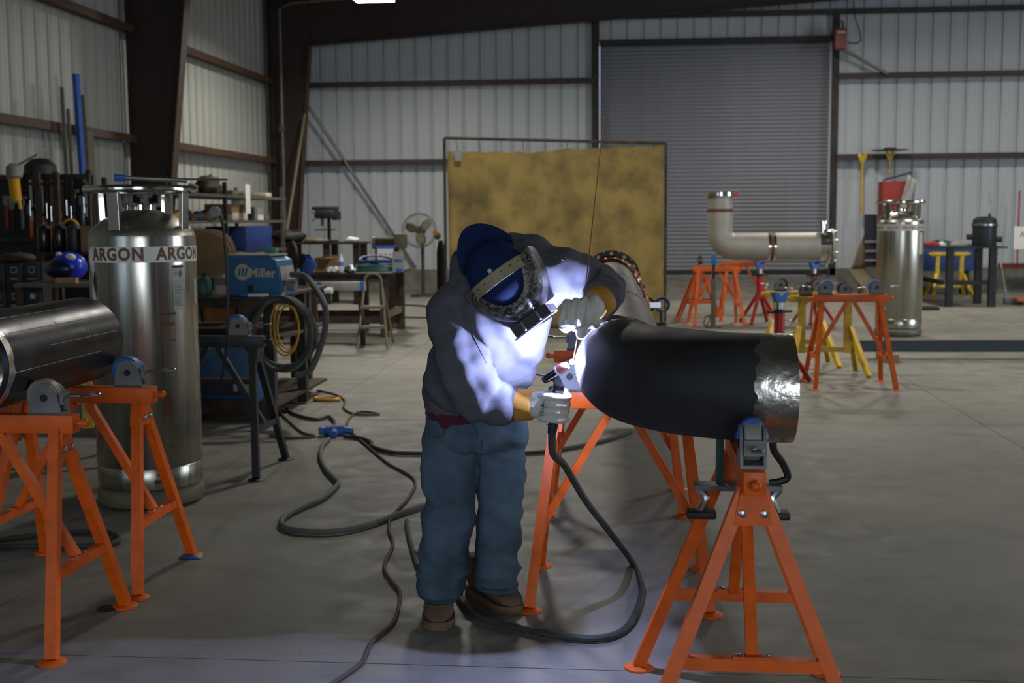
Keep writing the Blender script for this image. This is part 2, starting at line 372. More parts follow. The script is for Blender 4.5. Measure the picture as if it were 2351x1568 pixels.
# rigid frames: tapered wall column and haunched rafter of one frame move as one piece of the building
for k, y in enumerate((22.45, 16.0, 9.0, 2.0)):
    inx = (lambda z: -6.24+.083*z) if k == 0 else (lambda z: -6.30+.112*z)
    zt = 4.58 if k == 0 else 4.9
    f = thing('steel_frame', ['tapered brown steel frame of the end wall behind the shelves', 'tapered brown steel frame at the side wall behind the cylinder', 'brown steel frame of the second bay', 'brown steel frame of the first bay'][k], 'steel frame', (0, y, 0)); f['kind'] = 'structure'; del f['category']
    mb = MB(); ztop = roof_z(-6.0)-.22
    mb.prism([(-6.62, 0), (inx(0), 0), (inx(zt), zt), (inx(zt), ztop), (-6.62, ztop)], .014, T(rx=math.pi/2))
    P('column', mb, M['primer'], f)
    mb = MB(); mb.box((-6.63, 0, ztop/2), (.016, .2, ztop)); P('outer_flange', mb, M['primer'], f)
    mb = MB(); mb.bar((inx(0), 0, 0), (inx(zt), 0, zt), .2, .016, (1, 0, 0)); P('inner_flange', mb, M['girt'], f)
    mb = MB(); xa, xb = inx(zt), XR; za, zb = zt, zt+.065*(xb-xa)
    mb.prism([(xa-.01, za), (xb, zb), (xb, roof_z(xb)-.22), (xa-.01, roof_z(xa)-.22)], .014, T(rx=math.pi/2)); P('rafter', mb, M['primer'], f)
    mb = MB(); mb.bar((xa, 0, za), (xb, 0, zb), .2, .016, (0, 0, 1)); P('rafter_flange', mb, M['primer'], f)

# roll-up door, its guides, hood and sill ramp
door = MB().box(((DX0+DX1)/2, YB+.10, DZ0+.04), (DX1-DX0, .06, .08)).build('door_1', M['steel_dark']); tag(door, 'closed grey roll-up door of narrow horizontal slats', kind='structure')
pr = [(0, 0), (-.012, .012), (-.016, .03), (-.012, .052), (0, .066), (0, .073)]
sl = MB(); wd = DX1-DX0
sl.rings([[(x, y, z) for y, z in pr]+[(x, .01, z) for y, z in reversed(pr)] for x in (-wd/2, wd/2)]); slm = sl.mesh('slat', M['slat'])
for i in range(58): link('slat', slm, door, ((DX0+DX1)/2, YB+.10, DZ0+.08+i*.073))
for x, wdt in ((DX0-.07, .13), (DX1+.06, .11)):
    MB().box((x, YB-.02, (DZ0+5.1)/2), (wdt, .22, 5.1-DZ0)).build('door_post', M['steel_dark'], door)
MB().box(((DX0+DX1)/2, YB+.02, DZ1-.03), (wd, .2, .1)).build('header', M['steel_dark'], door)
rp_ = MB(); rp_.add([(x, y, z) for x in (DX0-.05, DX1+.1) for y, z in ((20.6, .002), (YB+.3, .002), (YB+.3, DZ0))], [(0, 1, 2), (5, 4, 3), (0, 2, 5, 3), (1, 4, 5, 2), (0, 3, 4, 1)])
tag(rp_.build('trim_1', M['curb']), 'concrete ramp rising to the roll-up door sill', kind='structure')

# diagonal rod braces, conduit and motor box on the walls
def rod_thing(name, p, q, r, m, label, cat, seg=8):
    return tag(MB().tube([p, q], r, seg).build(name, m), label, cat)
br = rod_thing('brace_rod', A(704, 238, 22.7), V((A(955, 640, 23).x, 23.0, .46)), .03, M['grey_steel'], 'long grey steel rod brace crossing the end wall diagonally', 'brace')
rod_thing('leaning_pole', A(700, 262, 22.2), G(634, 690), .026, M['tan_metal'], 'pale pole leaning on the brown corner column', 'pole')
cp_ = MB().tube([(XL+.4, 22.2, .1), (XL+.4, 22.2, 5.2), (XL+.6, 22.25, 5.32), (XL+3, 22.3, 5.45)], .03, 8); cp_.box((XL+.4, 22.2, 3.05), (.1, .1, .09))
tag(cp_.build('conduit', M['grey_steel']), 'grey electrical conduit running up the corner column', 'conduit')
def boxthing(name, c, d, m, label, cat, ch=.0, rz=0.0, group=None):
    o = MB().box((0, 0, 0), d, None, ch).build(name, m); o.location = c; o.rotation_euler[2] = rz; return tag(o, label, cat, group)
mbx = thing('door_motor', 'red control box with bracket arm at the top corner of the roll-up door', 'motor box', A(1929, 90, 22.6))
P('case', MB().box((0, 0, 0), (.21, .22, .37), ch=.015), mat('motor_red', '#7a3b33', .5), mbx); P('nameplate', MB().box((0, -.113, .11), (.14, .005, .035)), M['offwhite'], mbx)
q0, q1 = A(1935, 112, 22.6)-mbx.location, A(2038, 170, 22.8)-mbx.location
P('bracket', MB().bar(q0, q1, .05, .05), M['grey_steel'], mbx)
P('wire', MB().tube(smooth_path([A(1947, 98, 22.65)-mbx.location, A(1970, 98, 22.75)-mbx.location, A(1976, 84, 22.75)-mbx.location, A(1962, 34, 22.75)-mbx.location, A(1960, 0, 22.75)-mbx.location]), .012, 6), M['black'], mbx)
P('hook', MB().tube([(-.02, 0, .18), (-.05, 0, .3), (.03, 0, .32), (.05, 0, .2)], .018, 6), M['steel_dark'], mbx)

# high-bay lamps
def lamp(x, y, z, power, label):
    t = thing('high_bay_lamp', label, 'ceiling lamp', (x, y, z), 0, 'high-bay lamps')
    P('housing', MB().box((0, 0, .05), (.62, .36, .09), ch=.015), M['lampcase'], t)
    P('diffuser', MB().box((0, 0, .0), (.58, .32, .012)), M['led'], t)
    P('hanger', MB().tube([(0, 0, .09), (0, 0, roof_z(x)-z-.01)], .008, 6), M['steel_dark'], t)
    l = bpy.data.lights.new('lamp_light', 'AREA'); l.shape = 'RECTANGLE'; l.size = .6; l.size_y = .34; l.energy = power; l.color = (1, .96, .88); l.spread = R(165)
    o = bpy.data.objects.new('lamp_light', l); col.objects.link(o); o.parent = t; o.location = (0, 0, -.02)
lp = G(858, 0, 4.72)
LAMPS = [(lp.x, lp.y, 4.72, 125, 'bright rectangular lamp hanging under the dark rafter'), (3.0, 19.0, 5.2, 120, 'high-bay lamp over the roll-up door bay'), (8.5, 18.0, 5.6, 120, 'high-bay lamp over the far side of the hall'),
         (-1.0, 11.5, 4.9, 120, 'high-bay lamp over the middle of the hall'), (5.5, 11.0, 5.3, 110, 'high-bay lamp over the open floor')]
for a_ in LAMPS: lamp(*a_)
# ---------------------------------------------------------------- roller stands
def roller_meshes():
    d = {}
    mb = MB()
    for y in (-.03, .03):
        arc = [(.045*math.cos(a), .062+.045*math.sin(a)) for a in [math.pi*i/10 for i in range(11)]]
        mb.prism([(-.058, 0), (.058, 0), (.052, .03)]+arc+[(-.052, .03)], .008, T(y=y, rx=math.pi/2))
    mb.box((0, 0, .005), (.116, .068, .01)); mb.box((.056, 0, .055), (.012, .05, .04))
    d['bracket'] = mb.mesh('bracket', M['castgrey'])
    mb = MB(); mb.lathe([(.012, -.022), (.052, -.022), (.055, -.018), (.055, .018), (.052, .022), (.012, .022)], 24, T(x=-.013, z=.064, rx=math.pi/2)); d['wheel'] = mb.mesh('wheel', M['blue_wheel']); d['wheel_dark'] = mb.mesh('wheel', M['black_rubber'])
    d['wheel_grey'] = mb.mesh('wheel', M['sheet_grey'])
    mb = MB(); mb.lathe([(.013, -.037), (.013, .037)], 12, T(z=.058, rx=math.pi/2)); d['axle'] = mb.mesh('axle', M['black'])
    mb = MB(); mb.cyl((.05, 0, .06), (.115, 0, .06), .006, 8)
    lo = [(.115, 0, .06), (.125, -.012, .062), (.15, -.014, .066), (.172, -.008, .068), (.178, 0, .068), (.172, .008, .068), (.15, .014, .066), (.125, .012, .062)]
    mb.tube(smooth_path(lo, 4, True), .0045, 6, closed=True); d['thumb_screw'] = mb.mesh('thumb_screw', M['zinc'])
    return d
RM = roller_meshes()
def add_roller(t, x, z, side=1, wheel='wheel', y=0.0):
    b_ = link('roller_bracket', RM['bracket'], t, (x, y, z), (0, 0, 0 if side > 0 else math.pi))
    link('wheel', RM[wheel], b_); link('axle', RM['axle'], b_); link('thumb_screw', RM['thumb_screw'], b_)
    return b_

def stand_meshes(m):
    d = {}; bt = .755
    mb = MB(); mb.box((0, 0, bt-.031), (.60, .058, .062), ch=.003); d['beam'] = mb.mesh('beam', m)
    mb = MB(); mb.cyl((-.33, 0, bt-.03), (.33, 0, bt-.03), .011, 10); mb.sphere((.33, 0, bt-.03), .014, seg=10, ri=6); mb.sphere((-.33, 0, bt-.03), .014, seg=10, ri=6); d['lock_pin'] = mb.mesh('lock_pin', m)
    mb = MB(); mb.bar((0, 0, .70), (.085, .265, .012), .036, .036, (1, 0, 0)); d['leg'] = mb.mesh('leg', m)
    mb = MB(); mb.lathe([(.0, 0), (.046, 0), (.046, .006), (.03, .012), (.0, .012)], 18); d['foot'] = mb.mesh('foot', m)
    mb = MB(); mb.prism([(-.05, -.085), (.05, -.085), (.032, -.0), (-.032, -.0)], .05, T(z=bt-.062, rx=math.pi/2, rz=math.pi/2)); d['saddle'] = mb.mesh('saddle', m)
    mb = MB(); mb.bar((0, -.178, .25), (0, .178, .25), .032, .032); d['crossbar'] = mb.mesh('crossbar', m)
    mb = MB(); mb.bar((.03, 0, bt-.065), (.278, 0, .268), .03, .03, (0, 1, 0)); mb.box((.287, 0, .269), (.032, .1, .006)); d['brace'] = mb.mesh('brace', m)
    mb = MB(); mb.lathe([(0, 0), (.011, 0), (.011, .008), (.007, .010), (0, .010)], 6); d['bolt'] = mb.mesh('bolt', M['zinc'])
    return d
SM = {'orange': stand_meshes(M['orange']), 'orange_old': stand_meshes(M['orange_old'])}
def stand(loc, rz, label, color='orange', rollers=((-.165, -1, 'wheel'), (.165, 1, 'wheel')), h=1.0, bolts=True, group='orange roller stands'):
    t = thing('roller_stand', label, 'pipe stand', loc, rz, group); d = SM[color]
    link('beam', d['beam'], t); link('lock_pin', d['lock_pin'], t)
    for s in (-1, 1):
        link('saddle', d['saddle'], t, (s*.24, 0, 0)); cb = link('crossbar', d['crossbar'], t, (s*.289, 0, 0))
        o = link('brace', d['brace'], t); o.rotation_euler[2] = 0 if s > 0 else math.pi
        for u in (-1, 1):
            o = link('leg', d['leg'], t, (s*.235, u*.02, 0)); o.rotation_euler = (0, 0, 0); o.scale = (s, u, 1)
            link('foot', d['foot'], o, (.085, .265, 0))
            if bolts:
                link('bolt', d['bolt'], t, (s*.265, u*.028, bolt_z), (0, s*math.pi/2, 0)); link('bolt', d['bolt'], cb, (0, u*.035, .27-.004))
    for x, sd, wh in rollers: add_roller(t, x, .755, sd, wh)
    return t
bolt_z = .64
f_stand = stand((.318, 3.385, 0), math.pi/2, 'orange roller stand under the bright ground end of the black elbow', rollers=((-.208, -1, 'wheel_grey'), (.234, 1, 'wheel')))
stand((-.033, 4.52, 0), 0, 'orange roller stand under the long pipe directly behind the black elbow', rollers=((-.186, -1, 'wheel'), (.186, 1, 'wheel')))
stand((-.065, 5.95, 0), 0, 'orange roller stand under the middle of the long pipe, farther of the two', rollers=((-.18, -1, 'wheel'), (.18, 1, 'wheel')))
stand((-2.145, 3.89, 0), 0, 'orange roller stand under the open cut end of the dark short pipe', rollers=((-.206, -1, 'wheel_grey'), (.206, 1, 'wheel_grey')))
stand((-2.14, 4.56, 0), 0, 'orange roller stand with blue wheel beside the argon cylinder', rollers=((-.206, -1, 'wheel'), (.206, 1, 'wheel')))
stand((1.812, 10.25, 0), R(1), 'orange roller stand with empty blue rollers in front of the yellow stands', color='orange_old', rollers=((-.21, -1, 'wheel'), (.205, 1, 'wheel')))
# tape wrapped over the near roller of the front stand
tp = MB(); tp.tube([(.318+.03*math.cos(a), 3.178, .80+.066*math.sin(a)) for a in [R(20+14*i) for i in range(11)]], .016, 8)
tag(tp.build('tape_wrap', M['tarp']), 'blue masking tape wrapped over the roller under the elbow end', 'tape')

# ---------------------------------------------------------------- the spool being welded
PR = .15
Wc, Fc = V((-.017, 3.835, .931)), V((-.126, 8.6, .965))
ey = (Fc-Wc).normalized(); ex = ey.cross(V((0, 0, 1))).normalized(); ez = ex.cross(ey)
sp = thing('pipe_spool', 'long grey pipe with flange and a black elbow being welded on', 'pipe', (Wc.x, Wc.y, 0))
O0 = V((Wc.x, Wc.y, 0))
def ringp(c, u, v, r, seg=48): return [c+(u*math.cos(2*math.pi*j/seg)+v*math.sin(2*math.pi*j/seg))*r-O0 for j in range(seg)]
RB = .45
def elb(t): return Wc+ex*(RB-RB*math.cos(t))-ey*(RB*math.sin(t)), (ex*math.cos(t)+ey*math.sin(t))
mb = MB(); rg = []
for i in range(33):
    c, u = elb(math.pi/2*i/32); rg.append(ringp(c, u, ez, PR))
for i in (32, 0):
    c, u = elb(math.pi/2*i/32); rg.append(ringp(c, u, ez, PR-.012))
mb.rings(rg, cap=False); P('elbow', mb, M['elbow'], sp)
mb = MB(); rows = [[] for _ in range(7)]
for j in range(96):
    a = 2*math.pi*j/96
    t0 = R(79.3)+R(1.5)*noise.noise(V((math.cos(a)*4, math.sin(a)*4, .3)))+R(.8)*noise.noise(V((math.cos(a)*15, math.sin(a)*15, 1.3)))
    for k in range(6):
        t = t0+(math.pi/2+.002-t0)*k/5; c, u = elb(t); rows[k].append(c+(u*math.cos(a)+ez*math.sin(a))*(PR+.0008+(.0003*noise.noise(V((a*9, k*2, 0)))))-O0)
    c, u = elb(math.pi/2+.002); rows[6].append(c+(u*math.cos(a)+ez*math.sin(a))*(PR-.012)-O0)
mb.rings(rows, cap=False); P('ground_band', mb, M['ground'], sp, 'bright ground steel band at the elbow end')
mb = MB(); rg = []
for k in range(2): rg.append(ringp(Wc+(Fc-Wc)*k, ex, ez, PR))
for k in (1, 0): rg.append(ringp(Wc+(Fc-Wc)*k, ex, ez, PR-.012))
mb.rings(rg, cap=False); P('pipe', mb, M['steel_pipe'], sp)
mb = MB(); mb.tube([p+O0-O0 for p in ringp(Wc, ex, ez, PR)], .0055, 8, closed=True); P('weld_bead', mb, M['weld'], sp)
mb = MB(); mb.rings([ringp(Wc+ey*y, ex, ez, PR+r) for y, r in ((.004, .0), (.005, .0009), (.024, .0009), (.026, 0))], cap=False); P('ground_ring', mb, M['ground'], sp)
for y in (1.35, 2.7): mb = MB(); mb.tube(ringp(Wc+ey*y, ex, ez, PR), .0028, 6, closed=True); P('seam_weld', mb, M['weld'], sp)
def flange_mesh(r_out, r_in, r_bolt, r_hole, nh, th):
    vs = []; fs = []
    for s_, z in enumerate((-th/2, th/2)):
        for h in range(nh):
            a0 = 2*math.pi*h/nh; hc = V((r_bolt*math.cos(a0), r_bolt*math.sin(a0))); n = 16; base = len(vs); bd = []
            for k in range(n):
                b0 = a0+2*math.pi*k/n; d = V((math.cos(b0), math.sin(b0))); lo, hi = 0, .3
                for _ in range(24):
                    m_ = (lo+hi)/2; p = hc+d*m_; rr = p.length; an = (math.atan2(p.y, p.x)-a0+math.pi) % (2*math.pi)-math.pi
                    if r_in < rr < r_out and abs(an) < math.pi/nh: lo = m_
                    else: hi = m_
                p = hc+d*lo; q = hc+d*r_hole; vs += [(p.x, p.y, z), (q.x, q.y, z)]
            for k in range(n):
                a, b_ = base+2*k, base+2*((k+1) % n); fs.append((a, b_, b_+1, a+1))
    half = len(vs)//2
    for h in range(nh):
        for k in range(16):
            a, b_ = h*32+2*k+1, h*32+2*((k+1) % 16)+1; fs.append((a, b_, b_+half, a+half))
    mb = MB(); mb.add(vs, fs); mb.lathe([(r_out, -th/2), (r_out, th/2)], 64, cap=False); mb.lathe([(r_in, -th/2), (r_in, th/2)], 48, cap=False)
    return mb
MF = Matrix.Translation(Fc-O0) @ Matrix((ex, ez, -ey)).transposed().to_4x4()
fm = flange_mesh(.205, .15, .181, .0125, 12, .028).mesh('flange', M['flange']); fm.transform(MF); fo = link('flange', fm, sp)
mb = MB(); mb.lathe([(.151, .0), (.168, .014), (.165, .03), (.151, .06)], 48, MF, cap=False); P('flange_hub', mb, M['stainless_bright'], sp)
# braided copper ground rope over the pipe
def rope(path, r, strands, pitch, name, m, label, cat, seg=6):
    path = smooth_path(path, 14); L_ = 0; t = thing(name, label, cat, path[0])
    pts = [[] for _ in range(strands)]; u = None
    for i, p in enumerate(path):
        if i: L_ += (p-path[i-1]).length
        d = (path[min(i+1, len(path)-1)]-path[max(i-1, 0)]).normalized()
        u = d.orthogonal().normalized() if u is None else (u-d*u.dot(d)).normalized(); b_ = d.cross(u)
        for k in range(strands):
            a = 2*math.pi*(L_/pitch+k/strands); pts[k].append(p+(u*math.cos(a)+b_*math.sin(a))*r-path[0])
    for k in range(strands): P('strand', MB().tube(pts[k], r*1.15, seg), m, t)
    return t
def on_pipe(y, ang, off=.021):
    a = R(ang); return Wc+ey*y+(ex*math.cos(a)+ez*math.sin(a))*(PR+off)
rope([on_pipe(3.9, 200), on_pipe(3.95, 170), on_pipe(4.0, 140), on_pipe(4.0, 110), on_pipe(3.95, 80), on_pipe(3.8, 55), on_pipe(3.55, 35), on_pipe(3.2, 20), on_pipe(2.9, 8), on_pipe(2.6, -8)], .008, 3, .07, 'copper_rope', M['copper'], 'braided copper grounding rope laid over the long pipe', 'rope')

# clamp hanging under the elbow end
cl = thing('pipe_clamp', 'green hinged pipe clamp with chrome levers hanging behind the front stand', 'clamp', (.345, 3.53, .665))
for x in (-.082, .032): P('arm', MB().box((x, .01, .055), (.022, .02, .215)), M['green_tank'], cl)
P('plate', MB().box((-.03, 0, -.045), (.25, .07, .016), ch=.003), M['castgrey'], cl)
for s in (-1, 1):
    x = -.03+s*.095
    P('lever', MB().tube(smooth_path([(x+s*.02, -.02, -.05), (x-s*.0, -.03, -.07), (x+s*.004, -.03, -.09), (x+s*.015, -.02, -.115)]), .012, 8), M['zinc'], cl)
    P('pad', MB().box((x+s*.01, -.01, -.125), (.085, .06, .022), ch=.006), M['black_rubber'], cl)
P('cable', MB().tube(smooth_path([(.075, 0, .14), (.07, 0, .07), (.1, 0, .02), (.11, 0, -.02), (.06, 0, -.035)]), .011, 8), M['black_rubber'], cl)

# ---------------------------------------------------------------- short dark pipe on the side stands
dp = thing('cut_pipe', 'short dark steel pipe with an open ground end on two orange stands', 'pipe', (-2.143, 3.70, .935))
r_ = .166; MY = T(rx=-math.pi/2)
mb = MB(); mb.lathe([(r_-.014, 0), (r_-.010, 0), (r_, .012), (r_, .90), (r_-.012, .90), (r_-.014, 0)], 56, MY, cap=False); P('wall', mb, M['dark_pipe'], dp)
mb = MB(); rows = [[], [], []]
for j in range(72):
    a = 2*math.pi*j/72; e_ = .045+.018*noise.noise(V((math.cos(a)*3, math.sin(a)*3, 5)))
    for k, y in enumerate((.011, e_*.7, e_)): rows[k].append(MY @ V(((r_+.0007)*math.cos(a), (r_+.0007)*math.sin(a), y)))
mb.rings(rows, cap=False); P('ground_band', mb, M['ground'], dp, 'bright ground steel end band')
for ang, y0, y1 in ((62, .1, .62), (38, .08, .8), (14, .3, .86), (-8, .05, .7)):
    a = R(ang); mb = MB(); mb.bar((r_*math.cos(a), y0, r_*math.sin(a)), (r_*math.cos(a), y1, r_*math.sin(a)), .0022, .0012, (math.cos(a), 0, math.sin(a))); P('layout_line', mb, M['chalk'], dp)
for ang, y in ((50, .2), (30, .42), (20, .62)):
    mb = MB(); mb.tube([(r_*math.cos(R(ang+k*3)), y, r_*math.sin(R(ang+k*3))) for k in range(-2, 5)], .0011, 4); P('layout_line', mb, M['chalk'], dp)

# ---------------------------------------------------------------- liquid argon cylinders
def cylinder(loc, label, r, rz, near):
    t = thing('gas_cylinder', label, 'gas cylinder', loc, rz, 'stainless gas cylinders'); k = r/.262
    mb = MB(); mb.lathe([(0, .012), (r*.99, .012), (r+.004, .03), (r+.004, .065), (r*.97, .085), (r*.93, .09), (0, .09)], 56); P('foot_ring', mb, M['grey_steel'] if not near else M['tan_metal'], t)
    mb = MB(); mb.lathe([(r*.93, .085), (r*.985, .10), (r, .13), (r, .20), (r-.002, .203), (r, .206), (r, 1.31), (r*.992, 1.325)], 72, cap=False); P('shell', mb, M['stainless'], t)
    mb = MB(); mb.lathe([(r*.992, 1.325), (r*.97, 1.343), (r*.92, 1.362), (r*.8, 1.39), (r*.6, 1.422), (r*.3, 1.45), (0, 1.458)], 72, cap=False); P('dome', mb, M['dome'], t)
    mb = MB(); mb.lathe([(0.0, 1.44), (.07, 1.44), (.07, 1.475), (.05, 1.485), (0, 1.485)], 24); P('neck', mb, M['stainless_bright'], t)
    mb = MB(); mb.tube([(r*1.0*math.cos(2*math.pi*i/48), r*1.0*math.sin(2*math.pi*i/48), 1.55) for i in range(48)], .018, 10, closed=True); P('top_ring', mb, M['stainless_bright'], t)
    for i in range(4):
        a = R(12+90*i); c = V((math.cos(a), math.sin(a), 0)); s = V((-math.sin(a), math.cos(a), 0)); mb = MB()
        mb.bar(c*(r*.93)+V((0, 0, 1.34)), c*(r*.96)+V((0, 0, 1.545)), .004, .058, s)
        for u in (-1, 1): mb.bar(c*(r*.93-.008)+s*(u*.028)+V((0, 0, 1.34)), c*(r*.96-.008)+s*(u*.028)+V((0, 0, 1.545)), .018, .004, s)
        P('ring_post', mb, M['stainless_bright'], t)
    for a, h in ((200, .04), (280, .06), (330, .035), (60, .05), (130, .04)):
        a = R(a); c = V((math.cos(a), math.sin(a), 0))*.09
        mb = MB(); mb.tube([(0, 0, 1.47), c+V((0, 0, 1.475)), c+V((0, 0, 1.475+h))], .012, 8); mb.lathe([(.0, 0), (.028, 0), (.028, .014), (0, .014)], 14, T(c.x, c.y, 1.475+h)); P('valve', mb, M['brown'] if not near else M['castgrey'], t)
    return t
cA = cylinder((-2.391, 5.84, 0), 'tall stainless cylinder with a white ARGON band beside the dark short pipe', .255, R(-22), True)
# band, lettering, labels and stains of the near cylinder; angles count from the side facing the camera
def wrap_patch(t, r, a0, a1, z0, z1, m, name, seg=24, label=None, rag=0.0):
    mb = MB(); rows = [[], []]
    for k, z in enumerate((z0, z1)):
        for j in range(seg+1):
            a = R(a0+(a1-a0)*j/seg); zz = z+(rag*noise.noise(V((j*.7, k*9, z*3))) if rag else 0); rows[k].append((r*math.sin(a), -r*math.cos(a), zz))
    mb.rings(rows, close=False); return P(name, mb, m, t, label)
rc = .255
cA.rotation_euler[2] = R(-22)+0.0
fa = 22.0  # turn parts so that angle 0 faces the camera
face = math.degrees(math.atan2(2.391, 5.84))
off = 22.0+face
wrap_patch(cA, rc+.0012, off-62, off+95, 1.20, 1.275, M['white'], 'paper_band', 60, 'white band printed ARGON')
for s_, deg in (('ARGON', -31), ('ARGON', 46)): text(s_, .080, M['brown'], cA, Matrix.Rotation(R(off+deg), 4, 'Z') @ T(z=1.2375), .0006, .003, wrap=rc+.0016, space=1.12, sx=.93)
mb = MB(); rows = [[], []]
for k in range(9):
    a = R(off-62-1.5*math.sin(k*.5)); z = 1.275-k*.033; wv = 5.5*(1-(k/8.6)**2)+1.2
    for i, da in enumerate((-wv, wv*.3)): a2 = a+R(da); rr = rc+.004+.006*math.sin(k*1.1+i*2); rows[i].append((rr*math.sin(a2), -rr*math.cos(a2), z))
mb.rings(rows, close=False); P('torn_strip', mb, M['white'], cA)
wrap_patch(cA, rc+.0013, off+31, off+46, .968, 1.185, M['offwhite'], 'hazard_label', 8)
wrap_patch(cA, rc+.0016, off+31, off+46, 1.172, 1.182, M['black'], 'label_header', 8)
mb = MB(); ad = R(off+41); rr = rc+.0022
mb.add([((rr)*math.sin(ad+u/rr), -(rr)*math.cos(ad+u/rr), 1.143+v) for u, v in ((-.014, 0), (0, -.022), (.014, 0), (0, .022))], [(0, 1, 2, 3)]); P('hazard_diamond', mb, M['teal'], cA)
for i in range(12): wrap_patch(cA, rc+.0018, off+32.2, off+44.5-(i*7 % 4), 1.105-i*.0105, 1.108-i*.0105, M['label_grey'], 'label_line', 4)
for i, z in enumerate((1.162, 1.150, 1.138)): wrap_patch(cA, rc+.0018, off+32, off+37, z-.003, z, M['label_grey'], 'label_line', 3)
wrap_patch(cA, rc+.0013, off+66, off+74, .99, 1.11, M['offwhite'], 'side_label', 5)
for a0, a1, z0, z1 in ((15, 33, .945, .957), (15, 32, .895, .91), (16, 27, .46, .53), (17, 25, .53, .56), (26, 32, .82, .826), (6, 22, .17, .182), (3, 14, .13, .15), (20, 26, .30, .306)):
    wrap_patch(cA, rc+.0009, off+a0, off+a1, z0, z1, M['rust_stain'], 'rust_stain', 14, None, .01)
cB = cylinder((3.136, 14.62, 0), 'stainless gas cylinder standing near the end wall with a pale printed band', .262, R(30), False)
faceB = math.degrees(math.atan2(-3.136, 14.62)); offB = -30+faceB
wrap_patch(cB, .262+.0012, offB-80, offB+80, 1.22, 1.295, M['offwhite'], 'paper_band', 48)
for k in range(4): text('ARGON', .05, M['label_grey'], cB, Matrix.Rotation(R(offB-60+40*k), 4, 'Z') @ T(z=1.256), .0006, .0008, wrap=.264, sx=.8)
wrap_patch(cB, .262+.0012, offB+52, offB+68, .95, 1.2, M['offwhite'], 'hazard_label', 8)
# ---------------------------------------------------------------- the welder
def remeshed(mb, voxel, smooth_it=6):
    me = mb.mesh('tmp', M['black']); o = link('tmp', me)
    m = o.modifiers.new('r', 'REMESH'); m.mode = 'VOXEL'; m.voxel_size = voxel
    s = o.modifiers.new('s', 'SMOOTH'); s.factor = .5; s.iterations = smooth_it
    bpy.context.view_layer.update()
    out = bpy.data.meshes.new_from_object(o.evaluated_get(bpy.context.evaluated_depsgraph_get()))
    bpy.data.objects.remove(o); return out
def displace(me, fn):
    me.update(); nn = [v.normal.copy() for v in me.vertices]
    for v, n in zip(me.vertices, nn): v.co += n*fn(v.co, n)
    me.update()
def finish(name, me, m, parent):
    me.materials.clear(); me.materials.append(m); me.polygons.foreach_set('use_smooth', [True]*len(me.polygons)); me.name = name
    return link(name, me, parent)
def ell_rings(mb, secs, seg=24):
    # secs: (centre, axis_a, ra, axis_b, rb)
    mb.rings([[c+a*(ra*math.cos(2*math.pi*j/seg))+b_*(rb*math.sin(2*math.pi*j/seg)) for j in range(seg)] for c, a, ra, b_, rb in secs]); return mb
def ridge(p, f): return 1-abs(noise.noise(p*f))*2

man = thing('person', 'welder in grey hoodie and jeans bending over the pipe with torch and filler rod', 'person', (-.55, 4.15, 0))
MO = V(man.location)
HOOD_F = V((.58, -.12, -.80)).normalized(); HOOD_U = V((-.36, -.85, .38)); HOOD_U = (HOOD_U-HOOD_F*HOOD_U.dot(HOOD_F)).normalized(); HOOD_L = HOOD_U.cross(HOOD_F)*-1
if HOOD_L.x < 0: HOOD_L = -HOOD_L
HC = A(1150, 630, 3.83)   # head centre
X_, Y_, Z_ = V((1, 0, 0)), V((0, 1, 0)), V((0, 0, 1))
def jt(x, y, Y): return A(x, y, Y)
# joints read from the photograph
hipR, hipL = jt(1036, 985, 4.16), jt(1150, 985, 4.18)
kneeR, kneeL = jt(1030, 1175, 4.10), jt(1146, 1180, 4.16)
ankR, ankL = jt(1012, 1350, 4.13), jt(1141, 1325, 4.24)
shR, elR, wrR, haR = jt(1045, 722, 3.98), jt(1082, 888, 3.88), jt(1178, 929, 3.885), jt(1248, 930, 3.865)
shL, elL, wrL, haL = jt(1262, 630, 4.0), jt(1372, 660, 4.06), jt(1378, 692, 3.86), jt(1345, 716, 3.79)
pel, chest, neck = jt(1094, 970, 4.17), jt(1130, 755, 4.06), jt(1155, 655, 3.97)

# body: one continuous figure under the clothes
mb = MB()
mb.tube([pel, jt(1095, 850, 4.1), chest, neck], [.10, .10, .095, .05], 16); mb.sphere(HC, .095, seg=16, ri=12)
mb.tube([neck, HC], .06, 12)
for h_, k_, a_ in ((hipR, kneeR, ankR), (hipL, kneeL, ankL)): mb.tube([pel, h_, k_, a_, a_-V((0, 0, .05))], [.07, .065, .05, .04, .036], 12)
for s_, e_, w_, h_ in ((shR, elR, wrR, haR), (shL, elL, wrL, haL)): mb.tube([chest, s_, e_, w_, h_], [.05, .05, .04, .03, .028], 12)
bo = remeshed(mb, .016); bo.transform(Matrix.Translation(-MO)); finish('body', bo, M['skin'], man)

